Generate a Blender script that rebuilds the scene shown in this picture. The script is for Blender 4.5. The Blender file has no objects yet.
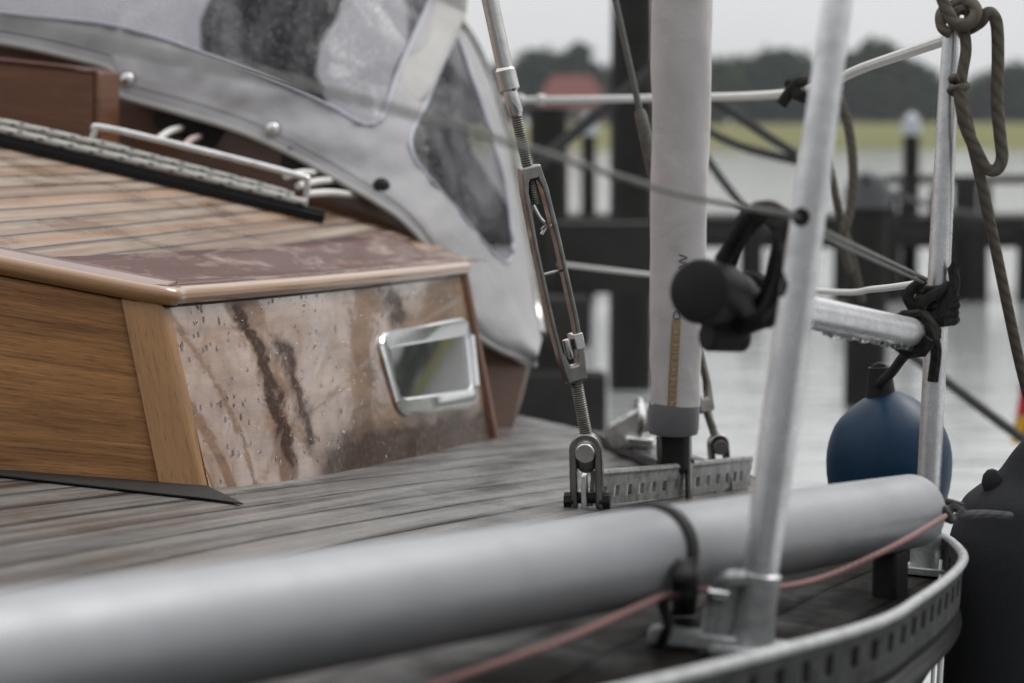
import bpy, bmesh, math, random
from mathutils import Vector, Matrix, noise
random.seed(7)
R = math.radians
S = bpy.context.scene
COL = S.collection

# ------------------------------------------------------------------ camera model
CZ = 1.40                      # eye height above the water (m)
F = 2400.0                     # focal length in pixels of the 1024 px frame
P = math.atan(211.0 / F)       # camera looks down by this much
def at(px, py, Y):
    """point of the place seen at a pixel of the photograph, Y metres out"""
    dx = (px - 512) / F; dy = -(py - 341.5) / F
    d = Vector((dx, math.cos(P) + dy * math.sin(P), -math.sin(P) + dy * math.cos(P)))
    t = Y / d.y
    return Vector((d.x * t, Y, CZ + d.z * t))
def on_plane(px, py, a, b, c):
    """hit of a pixel's ray with the plane z = CZ + a + b x + c y"""
    p = at(px, py, 1.0)
    k = a / ((p.z - CZ) - b * p.x - c)
    return Vector((p.x * k, k, CZ + (p.z - CZ) * k))
DA, DB, DC = -.2937, -.0966, -.0571
ND = Vector((-DB, -DC, 1)).normalized()
def deck(x, y, h=0): return Vector((x, y, CZ + DA + DB * x + DC * y)) + ND * h
def deck_px(px, py, h=0): return on_plane(px, py, DA + h, DB, DC)
RA, RB, RC = -.4463, -.2536, .0513
NR = Vector((-RB, -RC, 1)).normalized()
def roof(x, y, h=0): return Vector((x, y, CZ + RA + RB * x + RC * y)) + NR * h
def roof_px(px, py, h=0): return on_plane(px, py, RA + h, RB, RC)

# ------------------------------------------------------------------ materials
def mat(name, base=(.5, .5, .5), rough=.5, metal=0., **kw):
    m = bpy.data.materials.new(name); m.use_nodes = True
    b = m.node_tree.nodes['Principled BSDF']
    b.inputs['Base Color'].default_value = (*base, 1)
    b.inputs['Roughness'].default_value = rough
    b.inputs['Metallic'].default_value = metal
    for k, v in kw.items(): b.inputs[k].default_value = v
    return m
class NT:
    def __init__(s, m):
        s.t = m.node_tree; s.b = s.t.nodes.get('Principled BSDF')
    def n(s, typ, **kw):
        o = s.t.nodes.new('ShaderNode' + typ)
        for k, v in kw.items():
            if k in o.inputs: s.set(o.inputs[k], v)
            else: setattr(o, k, v)
        return o
    def set(s, sock, v):
        if isinstance(v, bpy.types.NodeSocket): s.t.links.new(v, sock)
        else: sock.default_value = v
    def m(s, op, a, b=0., c=0., clamp=False):
        o = s.t.nodes.new('ShaderNodeMath'); o.operation = op; o.use_clamp = clamp
        s.set(o.inputs[0], a); s.set(o.inputs[1], b); s.set(o.inputs[2], c)
        return o.outputs[0]
    def ramp(s, fac, stops, interp='LINEAR'):
        o = s.t.nodes.new('ShaderNodeValToRGB'); o.color_ramp.interpolation = interp
        e = o.color_ramp.elements
        while len(e) < len(stops): e.new(.5)
        for q, (p, c) in zip(e, stops):
            q.position = p
            q.color = (*c, 1) if isinstance(c, tuple) else (c, c, c, 1)
        s.set(o.inputs[0], fac); return o.outputs[0]
    def mix(s, fac, a, b, blend='MIX'):
        o = s.t.nodes.new('ShaderNodeMix'); o.data_type = 'RGBA'; o.blend_type = blend
        s.set(o.inputs[0], fac)
        for i, v in ((6, a), (7, b)):
            s.set(o.inputs[i], (*v, 1) if isinstance(v, tuple) and len(v) == 3 else v)
        return o.outputs[2]
    def uv(s): return s.n('TexCoord').outputs['UV']
    def ob(s): return s.n('TexCoord').outputs['Object']
    def sc(s, vec, x, y, z=1., loc=(0, 0, 0)):
        o = s.n('Mapping'); s.set(o.inputs['Vector'], vec)
        o.inputs['Scale'].default_value = (x, y, z); o.inputs['Location'].default_value = loc
        return o.outputs[0]
    def noise(s, vec, scale=1., detail=4., rough=.55, dist=0.):
        o = s.n('TexNoise'); s.set(o.inputs['Vector'], vec)
        o.inputs['Scale'].default_value = scale; o.inputs['Detail'].default_value = detail
        o.inputs['Roughness'].default_value = rough; o.inputs['Distortion'].default_value = dist
        return o.outputs['Fac']
    def voro(s, vec, scale=1., feature='F1'):
        o = s.n('TexVoronoi'); o.feature = feature; s.set(o.inputs['Vector'], vec)
        o.inputs['Scale'].default_value = scale; return o.outputs['Distance']
    def bump(s, h, strength=.3, dist=.002, normal=None):
        o = s.n('Bump'); s.set(o.inputs['Height'], h)
        o.inputs['Strength'].default_value = strength; o.inputs['Distance'].default_value = dist
        if normal is not None: s.set(o.inputs['Normal'], normal)
        return o.outputs[0]
    def base(s, c): s.set(s.b.inputs['Base Color'], c)
    def rough(s, c): s.set(s.b.inputs['Roughness'], c)
    def normal(s, c): s.set(s.b.inputs['Normal'], c)

def wood_mat(name, dark, light, rough=.35, coat=.6, coat_ior=1.5, grain=1.0, band=1.0, coat_rough=.08):
    """varnished wood, grain along u (uv in metres)"""
    m = mat(name, rough=rough); n = NT(m); uv = n.uv()
    g = n.noise(n.sc(uv, 9 * grain, 260 * grain), 1, 6, .7, .4)
    g2 = n.noise(n.sc(uv, 2.0 * band, 17 * band), 1, 5, .6, 1.2)
    pores = n.noise(n.sc(uv, 40, 900), 1, 2, .5)
    f = n.m('ADD', n.m('MULTIPLY', g, .45), n.m('MULTIPLY', g2, .8))
    c = n.ramp(f, [(.44, dark), (.78, light)])
    c = n.mix(n.ramp(pores, [(.56, 0.), (.68, .55)]), c, tuple(x * .4 for x in dark))
    n.base(c)
    n.b.inputs['Coat Weight'].default_value = coat
    n.b.inputs['Coat Roughness'].default_value = coat_rough
    n.b.inputs['Coat IOR'].default_value = coat_ior
    n.normal(n.bump(g, .12, .001))
    return m, n

def plank_mat(name, width, dark, light, grey, seam, greyness, rough_lo, rough_hi, seam_w=.06, seam_wave=0.0, wet_coat=0.):
    m = mat(name); n = NT(m); uv = n.uv()
    sep = n.n('SeparateXYZ'); n.set(sep.inputs[0], uv); u, v = sep.outputs[0], sep.outputs[1]
    if seam_wave:
        w = n.noise(n.sc(uv, 3.0, 1.0), 1, 2, .5)
        v = n.m('ADD', v, n.m('MULTIPLY', n.m('SUBTRACT', w, .5), seam_wave))
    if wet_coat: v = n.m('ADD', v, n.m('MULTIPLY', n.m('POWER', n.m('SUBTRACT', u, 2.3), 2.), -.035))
    k = n.m('DIVIDE', v, width); i = n.m('FLOOR', k); fr = n.m('FRACT', k)
    wn = n.n('TexWhiteNoise', noise_dimensions='1D'); n.set(wn.inputs['W'], i)
    rnd = wn.outputs['Value']
    off = n.n('CombineXYZ'); n.set(off.inputs[0], n.m('MULTIPLY', rnd, 7.3)); n.set(off.inputs[1], n.m('MULTIPLY', rnd, 3.1))
    vec = n.n('VectorMath', operation='ADD'); n.set(vec.inputs[0], uv); n.set(vec.inputs[1], off.outputs[0])
    p = vec.outputs[0]
    g = n.noise(n.sc(p, 3.0, 210), 1, 6, .72, .5)
    g2 = n.noise(n.sc(p, .9, 30), 1, 4, .6, 1.0)
    f = n.m('ADD', n.m('ADD', n.m('MULTIPLY', g, .5), n.m('MULTIPLY', g2, .5)), n.m('MULTIPLY', n.m('SUBTRACT', rnd, .5), .30))
    c = n.ramp(f, [(.36, dark), (.64, light)])
    wear = n.noise(n.sc(p, .8, 26), 1, 5, .65, .5)
    c = n.mix(n.ramp(wear, [(.62 - greyness * .45, 0.), (.80 - greyness * .45, 1.)]), c, n.mix(g, tuple(x * .55 for x in grey), tuple(min(1, x * 1.35) for x in grey)))
    dirt = n.noise(n.sc(p, .6, 40), 1, 5, .7, .2)
    c = n.mix(n.ramp(dirt, [(.55, 0.), (.75, .45)]), c, tuple(x * .45 for x in dark))
    if wet_coat:   # soaked planks; shade under and outboard of the pole painted into the colour
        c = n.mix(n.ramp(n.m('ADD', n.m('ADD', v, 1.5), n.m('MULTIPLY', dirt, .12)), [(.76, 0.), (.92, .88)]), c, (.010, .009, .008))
    edge = n.m('ABSOLUTE', n.m('SUBTRACT', fr, .5))
    sm = n.m('GREATER_THAN', edge, .5 - seam_w * .5)
    soft = n.ramp(edge, [(.5 - seam_w * 2.2, 0.), (.5 - seam_w * .4, .55)])
    c = n.mix(soft, c, tuple(x * .6 for x in dark))
    c = n.mix(sm, c, seam)
    n.base(c)
    wet = n.noise(n.sc(uv, 6, 9), 1, 4, .6, .4)
    n.rough(n.ramp(wet, [(.38, rough_lo), (.62, rough_hi)]))
    h = n.m('SUBTRACT', n.m('MULTIPLY', g, .35), n.m('MULTIPLY', soft, 1.2))
    n.normal(n.bump(h, .55, .0015))
    if wet_coat:
        film = n.noise(n.sc(uv, 2.4, 9), 1, 6, .62, .6)
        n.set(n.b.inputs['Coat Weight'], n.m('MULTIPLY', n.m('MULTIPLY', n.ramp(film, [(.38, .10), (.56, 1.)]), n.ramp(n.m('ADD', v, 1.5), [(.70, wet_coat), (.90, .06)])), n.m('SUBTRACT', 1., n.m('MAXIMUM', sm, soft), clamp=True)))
        n.set(n.b.inputs['Coat Roughness'], n.ramp(film, [(.35, .30), (.60, .11)]))
        n.set(n.b.inputs['Coat Normal'], n.bump(n.m('ADD', n.m('MULTIPLY', g, .8), n.m('MULTIPLY', film, 1.)), .6, .003))
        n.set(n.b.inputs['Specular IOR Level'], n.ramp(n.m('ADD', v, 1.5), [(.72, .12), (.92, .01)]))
    return m, n

M = {}
M['teak_roof'], _ = plank_mat('teak_roof_planks', .05, (.135, .070, .036), (.27, .155, .085), (.29, .245, .195), (.012, .011, .010), .42, .22, .6, .10, .008)
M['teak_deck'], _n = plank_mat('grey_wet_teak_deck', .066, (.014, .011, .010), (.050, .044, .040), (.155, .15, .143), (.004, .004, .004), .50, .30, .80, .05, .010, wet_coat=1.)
# front panel, dark mahogany
M['panel'], _ = wood_mat('mahogany_panel', (.075, .030, .009), (.40, .195, .068), .5, .12, 1.4, 1., 1.1, .25); M['panel'].node_tree.nodes['Principled BSDF'].inputs['Specular IOR Level'].default_value = .2
M['garage'], _ = wood_mat('reddish_garage_mahogany', (.060, .022, .010), (.20, .082, .034), .4, .3, 1.45, 1., 1., .2)
M['post'], _ = wood_mat('light_mahogany_post', (.20, .090, .026), (.38, .20, .070), .4, .2, 1.45, .7, .6, .2)
M['coaming'], _ = wood_mat('dark_coaming_wood', (.055, .020, .009), (.135, .055, .022), .4, .3, 1.45)
M['moulding'], _ = wood_mat('honey_varnished_moulding', (.16, .070, .020), (.38, .205, .080), .3, .8, 1.5, 1., 1., .06)

# margin board: red mahogany, varnish worn away in patches
M['margin'], n = wood_mat('worn_red_margin_board', (.045, .012, .008), (.12, .038, .025), .42, .16, 1.4, .8, .8, .14); M['margin'].node_tree.nodes['Principled BSDF'].inputs['Specular IOR Level'].default_value = .18
uv = n.uv()
wear = n.noise(n.sc(uv, 5, 16), 1, 6, .7, .5)
fl = n.noise(n.sc(uv, 28, 60), 1, 5, .75)
old = n.b.inputs['Base Color'].links[0].from_socket
k = n.ramp(n.m('ADD', n.m('MULTIPLY', wear, .75), n.m('MULTIPLY', fl, .25)), [(.50, 0.), (.60, .9)])
n.base(n.mix(k, old, (.27, .20, .165)))
n.set(n.b.inputs['Coat Weight'], n.m('SUBTRACT', .30, n.m('MULTIPLY', k, .25)))

M['margin_dark'], _ = wood_mat('red_front_margin_board', (.05, .016, .010), (.20, .085, .05), .35, .5, 1.5, .8, 1.2, .16)
# cabin side: varnished mahogany, wet, with faded varnish and run-down stains; dark reflections painted in
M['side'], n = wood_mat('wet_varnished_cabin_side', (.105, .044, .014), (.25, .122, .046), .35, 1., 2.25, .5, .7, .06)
uv = n.uv(); old = n.b.inputs['Base Color'].links[0].from_socket
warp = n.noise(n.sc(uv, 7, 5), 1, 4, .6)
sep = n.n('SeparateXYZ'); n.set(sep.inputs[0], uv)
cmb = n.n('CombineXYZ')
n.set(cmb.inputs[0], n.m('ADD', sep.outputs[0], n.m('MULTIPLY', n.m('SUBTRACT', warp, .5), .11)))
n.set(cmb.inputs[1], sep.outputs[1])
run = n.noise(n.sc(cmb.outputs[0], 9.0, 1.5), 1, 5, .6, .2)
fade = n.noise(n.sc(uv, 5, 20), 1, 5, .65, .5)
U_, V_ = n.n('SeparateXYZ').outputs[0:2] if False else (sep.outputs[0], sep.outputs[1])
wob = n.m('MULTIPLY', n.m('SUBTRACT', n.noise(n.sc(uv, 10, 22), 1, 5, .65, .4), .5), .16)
def reflection_streak(u0, slope, w, v0, v1):
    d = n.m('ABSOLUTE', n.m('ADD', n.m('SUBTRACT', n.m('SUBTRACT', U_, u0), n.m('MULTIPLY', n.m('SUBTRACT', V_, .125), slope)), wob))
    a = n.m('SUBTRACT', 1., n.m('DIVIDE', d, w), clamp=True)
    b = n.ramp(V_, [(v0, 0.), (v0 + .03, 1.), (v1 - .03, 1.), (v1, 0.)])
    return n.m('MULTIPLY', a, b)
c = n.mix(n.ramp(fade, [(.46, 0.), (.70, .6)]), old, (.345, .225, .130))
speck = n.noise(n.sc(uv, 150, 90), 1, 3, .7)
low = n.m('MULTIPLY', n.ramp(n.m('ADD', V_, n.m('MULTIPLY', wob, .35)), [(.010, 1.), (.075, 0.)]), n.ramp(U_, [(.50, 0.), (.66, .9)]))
reflection_marks = n.m('MAXIMUM', n.m('MAXIMUM', reflection_streak(.335, -1., .034, .0, .25), n.m('MULTIPLY', reflection_streak(.435, -1., .045, .02, .2), .75)), n.m('MAXIMUM', n.m('MULTIPLY', reflection_streak(.965, -1., .075, .165, .25), .8), low))  # streaks and low band: dark reflections painted into the varnish colour
reflection_marks = n.m('MULTIPLY', n.ramp(n.m('MULTIPLY', reflection_marks, n.ramp(n.noise(n.sc(uv, 30, 40), 1, 5, .7), [(.3, .75), (.6, 1.)])), [(.05, 0.), (.48, 1.)]), 1.)
km = n.m('MAXIMUM', n.m('MULTIPLY', n.ramp(run, [(.60, 0.), (.68, 1.)]), .5), reflection_marks)
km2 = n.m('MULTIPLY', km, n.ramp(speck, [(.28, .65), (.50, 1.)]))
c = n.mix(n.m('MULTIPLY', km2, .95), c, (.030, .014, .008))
n.base(c)
worn = n.noise(n.sc(uv, 7, 9), 1, 6, .68, .7)
cw = n.m('MULTIPLY', n.ramp(worn, [(.36, .45), (.60, 1.)]), n.m('SUBTRACT', 1., n.m('MULTIPLY', km2, .88)))
n.set(n.b.inputs['Coat Weight'], cw)
n.set(n.b.inputs['Specular IOR Level'], n.m('MULTIPLY', cw, .5))
rip = n.noise(n.sc(uv, 6, 14), 1, 3, .55, .5)
n.set(n.b.inputs['Coat Normal'], n.bump(n.m('ADD', rip, n.m('MULTIPLY', fade, .12)), .18, .004))

def metal_mat(name, base, rough, metal=1., stain=.35, scale=40.):
    m = mat(name, base, rough, metal); n = NT(m); ob = n.ob()
    a = n.noise(ob, scale, 6, .7); b = n.noise(ob, scale * 6, 4, .6)
    n.base(n.mix(n.ramp(a, [(.42, 0.), (.72, stain)]), base, tuple(x * .35 for x in base)))
    n.rough(n.ramp(n.m('ADD', n.m('MULTIPLY', a, .6), n.m('MULTIPLY', b, .4)), [(.3, rough * .7), (.7, min(1, rough * 1.6))]))
    n.normal(n.bump(b, .04, .0006))
    return m
M['alu'] = metal_mat('anodised_aluminium', (.68, .685, .70), .27, .82, .5, 38)
M['alu_dull'] = metal_mat('weathered_grey_aluminium', (.42, .43, .435), .40, .7, .75, 70)
M['pole'] = metal_mat('satin_grey_pole', (.27, .28, .295), .5, .45, .16, 14)
n = NT(M['pole']); ob = n.ob()
sc_ = n.noise(n.sc(ob, 60, 14, 200), 1, 4, .7); oldc = n.b.inputs['Base Color'].links[0].from_socket
n.base(n.mix(n.ramp(sc_, [(.70, 0.), (.74, .7)]), oldc, (.06, .06, .06)))
dd_ = n.voro(ob, 130); n.normal(n.bump(n.ramp(dd_, [(.16, 1.), (.30, 0.)]), .16, .0010))
gr = n.noise(n.sc(ob, 5, 5, 5), 1, 5, .7); n.rough(n.ramp(gr, [(.35, .40), (.65, .62)]))
M['steel'] = metal_mat('stainless_steel', (.62, .62, .61), .13, 1., .45, 45)
M['steel_dark'] = metal_mat('tarnished_steel', (.27, .265, .25), .17, 1., .6, 60)
M['bronze'] = metal_mat('dull_bronze', (.15, .145, .13), .45, .9, .6, 60)
M['chrome'] = metal_mat('chromed_frame', (.70, .71, .72), .11, 1., .22, 70)
M['rail'] = metal_mat('wet_toe_rail', (.021, .0215, .023), .55, .1, .6, 45); M['rail'].node_tree.nodes['Principled BSDF'].inputs['Specular IOR Level'].default_value = .2

m = mat('streaked_aluminium', (.4, .4, .4), .42, .55); n = NT(m); ob = n.ob()
a = n.noise(n.sc(ob, 70, 70, 30), 1, 6, .7, .6); b2 = n.noise(ob, 60, 5, .7); d2 = n.voro(ob, 210)
c = n.mix(n.ramp(a, [(.42, 0.), (.66, .85)]), (.27, .272, .27), (.10, .098, .094))
n.base(n.mix(n.ramp(b2, [(.5, 0.), (.66, .8)]), c, (.06, .058, .052)))
n.normal(n.bump(n.ramp(d2, [(.16, 1.), (.30, 0.)]), .5, .001)); M['rail_dirty'] = m
def simple(name, base, rough, var=.35, scale=60, bump=.2, **kw):
    if rough > .5: kw.setdefault('Specular IOR Level', .15)
    m = mat(name, base, rough, **kw); n = NT(m); ob = n.ob()
    a = n.noise(ob, scale, 5, .65)
    n.base(n.mix(a, tuple(x * (1 - var) for x in base), tuple(min(1, x * (1 + var)) for x in base)))
    n.normal(n.bump(a, bump, .001)); return m
M['black'] = simple('black_rubber', (.017, .017, .017), .55)
M['black_gloss'] = simple('black_wet_strake', (.014, .014, .015), .25, .4, 120, .35, **{'Specular IOR Level': .12})
M['black_rope'] = simple('black_rope_fibre', (.020, .019, .018), .85, .6, 300, .8)
M['brown_rope'] = simple('grey_brown_rope', (.105, .092, .075), .8, .45, 260, .7)
M['dark_rope'] = simple('dark_mooring_rope', (.055, .055, .056), .85, .4, 120, .6)
M['white_rope'] = simple('white_plastic_line', (.62, .62, .60), .45, .15, 60, .1)
for key, freq in (('black_rope', 70), ('brown_rope', 60), ('dark_rope', 30)):
    n = NT(M[key]); sp_ = n.n('SeparateXYZ'); n.set(sp_.inputs[0], n.uv())
    tw = n.m('ABSOLUTE', n.m('SINE', n.m('ADD', n.m('MULTIPLY', sp_.outputs[0], freq * 3.), n.m('MULTIPLY', sp_.outputs[1], 9.4248))))
    oc = n.b.inputs['Base Color'].links[0].from_socket
    n.base(n.mix(n.m('MULTIPLY', n.m('SUBTRACT', 1., tw), .3), oc, (.006, .006, .005)))
    n.normal(n.bump(n.m('ADD', tw, n.m('MULTIPLY', n.noise(n.ob(), 500, 3, .6), .5)), .5, .002))
M['wire'] = metal_mat('grey_wire', (.13, .13, .125), .5, .5, .4, 90)
M['hull'] = simple('dark_hull_paint', (.012, .0125, .014), .75, .3, 20, .05, **{'Specular IOR Level': .04})
M['navy'] = simple('dark_navy_fender_sock', (.026, .027, .030), .9, .3, 240, .7)
M['blue'] = simple('blue_vinyl_fender', (.006, .027, .060), .42, .25, 30, .1, **{'Specular IOR Level': .2})
M['pile'] = simple('tarred_pile', (.020, .019, .018), .85, .5, 7, .6)
M['jetty'] = simple('wet_jetty_timber', (.030, .028, .027), .8, .5, 5, .5)
M['cap_grey'] = simple('grey_pile_cap', (.10, .105, .11), .6, .3, 8, .2)
M['cap'] = simple('white_pile_cap', (.45, .48, .52), .5, .15, 8, .1)
M['red'] = simple('red_flag_cloth', (.42, .03, .03), .8, .1, 20, .1)
M['gold'] = simple('gold_flag_cloth', (.60, .36, .03), .8, .1, 20, .1)
M['tile'] = simple('red_roof_tiles', (.17, .055, .05), .8, .2, 3, .2)
M['brick'] = simple('pale_house_wall', (.34, .27, .24), .9, .15, 1, .1)
M['pane_dark'] = mat('dark_house_window', (.03, .035, .04), .1)
M['bark'] = simple('grey_bark', (.07, .06, .05), .9, .4, 2, .5)
M['ink'] = mat('grey_print', (.085, .085, .10), .8)
M['ochre'] = simple('ochre_print', (.28, .20, .105), .75, .25, 600, .05)
M['pale_ink'] = mat('pale_print', (.46, .37, .30), .8)
M['glass_dark'] = mat('portlight_glass', (.012, .012, .012), .04, 0., **{'Specular IOR Level': .5, 'Coat Weight': .6, 'Coat Roughness': .03, 'Coat IOR': 1.5})
M['drop'] = mat('clear_water_drop', (1, 1, 1), .0, 0., **{'Transmission Weight': 1.0, 'IOR': 1.33})

def fabric_mat(name, base, scale=900.):
    m = mat(name, base, .82, 0., **{'Sheen Weight': .15}); n = NT(m); ob = n.ob()
    w = n.noise(ob, scale, 3, .6); d = n.noise(ob, 9, 5, .6, .4); s = n.noise(ob, 45, 5, .7)
    c = n.mix(n.ramp(d, [(.35, 0.), (.68, .5)]), base, tuple(x * .62 for x in base))
    c = n.mix(n.m('MULTIPLY', w, .25), c, tuple(min(1, x * 1.25) for x in base))
    n.base(c)
    n.normal(n.bump(n.m('ADD', n.m('MULTIPLY', w, .3), n.m('ADD', n.m('MULTIPLY', d, 5.), n.m('MULTIPLY', s, .5))), .5, .002))
    return m
M['canvas'] = fabric_mat('grey_sprayhood_canvas', (.31, .305, .318))
M['canvas_pale'] = fabric_mat('pale_canvas_strap', (.36, .355, .345))
M['cover'] = fabric_mat('grey_padded_cover', (.49, .465, .465), 700)
M['added_panel'] = fabric_mat('dark_grey_added_panel', (.19, .185, .20), 700)
M['cuff'] = fabric_mat('dark_grey_cuff', (.115, .112, .122), 700)
M['piping'] = mat('window_piping_reflection', (.34, .36, .42), .35)  # reflection along the window seam put into the pale blue

# flecked ropes (uv: u along, v around)
def fleck_mat(name, base, fleck, per=.05, amount=.42, fleck2=None):
    m = mat(name, base, .75); n = NT(m); sep = n.n('SeparateXYZ'); n.set(sep.inputs[0], n.uv())
    a = n.m('FRACT', n.m('ADD', n.m('DIVIDE', sep.outputs[0], per), n.m('MULTIPLY', sep.outputs[1], 2.)))
    b = n.m('FRACT', n.m('ADD', n.m('DIVIDE', sep.outputs[0], per * .6), n.m('MULTIPLY', sep.outputs[1], -3.)))
    k = n.m('MULTIPLY', n.m('LESS_THAN', a, amount), n.m('LESS_THAN', b, .55))
    no = n.noise(n.ob(), 400, 3, .6)
    n.base(n.mix(k, n.mix(no, tuple(x * .6 for x in base), base), fleck))
    n.normal(n.bump(n.m('ADD', no, n.m('MULTIPLY', b, .4)), .6, .001)); return m
M['rope_blue'] = fleck_mat('white_rope_dark_blue_fleck', (.60, .60, .56), (.05, .06, .09), .045, .28)
M['rope_green'] = fleck_mat('white_rope_green_fleck', (.42, .45, .42), (.05, .16, .12), .022)
M['rope_red'] = fleck_mat('white_rope_red_fleck', (.46, .43, .41), (.26, .035, .045), .022, .35)
M['cord_pink'] = fleck_mat('red_and_white_cord', (.27, .165, .155), (.17, .05, .048), .010, .6)

# clear vinyl with fogging and rain drops
def vinyl():
    m = bpy.data.materials.new('clear_sprayhood_vinyl'); m.use_nodes = True
    n = NT(m); b = n.b; ob = n.ob()
    b.inputs['Base Color'].default_value = (.50, .50, .53, 1); b.inputs['Roughness'].default_value = .10
    b.inputs['Coat Weight'].default_value = .6
    fog = n.noise(n.sc(ob, 3.2, 2.5, 1.3), 1, 4, .6, .8)
    dr = n.voro(ob, 150); dr2 = n.noise(ob, 90, 4, .7)
    drops = n.ramp(dr, [(.20, 1.), (.34, 0.)])
    wave = n.noise(n.sc(ob, 5, 5, 2), 1, 2, .5, .5)
    n.normal(n.bump(n.m('ADD', n.m('MULTIPLY', drops, .10), wave), .35, .012))
    tr = n.n('BsdfTransparent'); tr.inputs['Color'].default_value = (.40, .39, .42, 1)
    mx = n.n('MixShader')
    k = n.m('ADD', n.ramp(fog, [(.42, .03), (.68, .34)]), n.m('MULTIPLY', n.m('MULTIPLY', drops, dr2), .5), clamp=True)
    n.set(mx.inputs[0], k); n.set(mx.inputs[1], tr.outputs[0]); n.set(mx.inputs[2], b.outputs[0])
    n.set(n.t.nodes['Material Output'].inputs['Surface'], mx.outputs[0])
    return m
M['vinyl'] = vinyl()

# water
m = mat('harbour_water', (.32, .335, .335), .04, 0., **{'IOR': 1.5}); n = NT(m); ob = n.ob()
n.b.inputs['Roughness'].default_value = .10
a = n.noise(n.sc(ob, 1.2, 3.2), 1, 5, .55, .3); b2 = n.noise(n.sc(ob, 5., 11.), 1, 3, .5)
n.normal(n.bump(n.m('ADD', a, n.m('MULTIPLY', b2, .25)), .30, .06)); M['water'] = m
# grassy dyke
m = mat('dyke_grass', (.1, .12, .03), .95); n = NT(m); ob = n.ob()
a = n.noise(n.sc(ob, .05, .4), 1, 4, .6); a2 = n.noise(n.sc(ob, .6, 2.), 1, 4, .7)
n.base(n.ramp(n.m('ADD', n.m('MULTIPLY', a, .7), n.m('MULTIPLY', a2, .3)), [(.36, (.095, .080, .040)), (.5, (.115, .115, .012)), (.66, (.070, .080, .016))]))
M['grass'] = m
def leaf(name, c):
    m = mat(name, c, .9, 0., **{'Specular IOR Level': .03}); n = NT(m); oi = n.n('ObjectInfo')
    a = n.noise(n.ob(), .55, 3, .6)
    n.base(n.mix(a, tuple(x * .5 for x in c), tuple(x * 1.5 for x in c))); return m
M['leaf'] = [leaf('dark_green_leaves', (.018, .038, .011)), leaf('mid_green_leaves', (.026, .048, .012)), leaf('bluish_green_leaves', (.017, .036, .019))]

# ------------------------------------------------------------------ mesh builder
def catmull(pts, step=None, per=8):
    pts = [Vector(p) for p in pts]
    if len(pts) == 2:
        return [pts[0].lerp(pts[1], i / per) for i in range(per + 1)]
    out = []
    for i in range(len(pts) - 1):
        p0 = pts[i - 1] if i else pts[0] * 2 - pts[1]
        p1, p2 = pts[i], pts[i + 1]
        p3 = pts[i + 2] if i + 2 < len(pts) else pts[-1] * 2 - pts[-2]
        k = max(2, int((p2 - p1).length / step)) if step else per
        for j in range(k):
            t = j / k
            out.append(.5 * ((2 * p1) + (p2 - p0) * t + (2 * p0 - 5 * p1 + 4 * p2 - p3) * t * t + (3 * p1 - p0 - 3 * p2 + p3) * t ** 3))
    out.append(pts[-1]); return out

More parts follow.
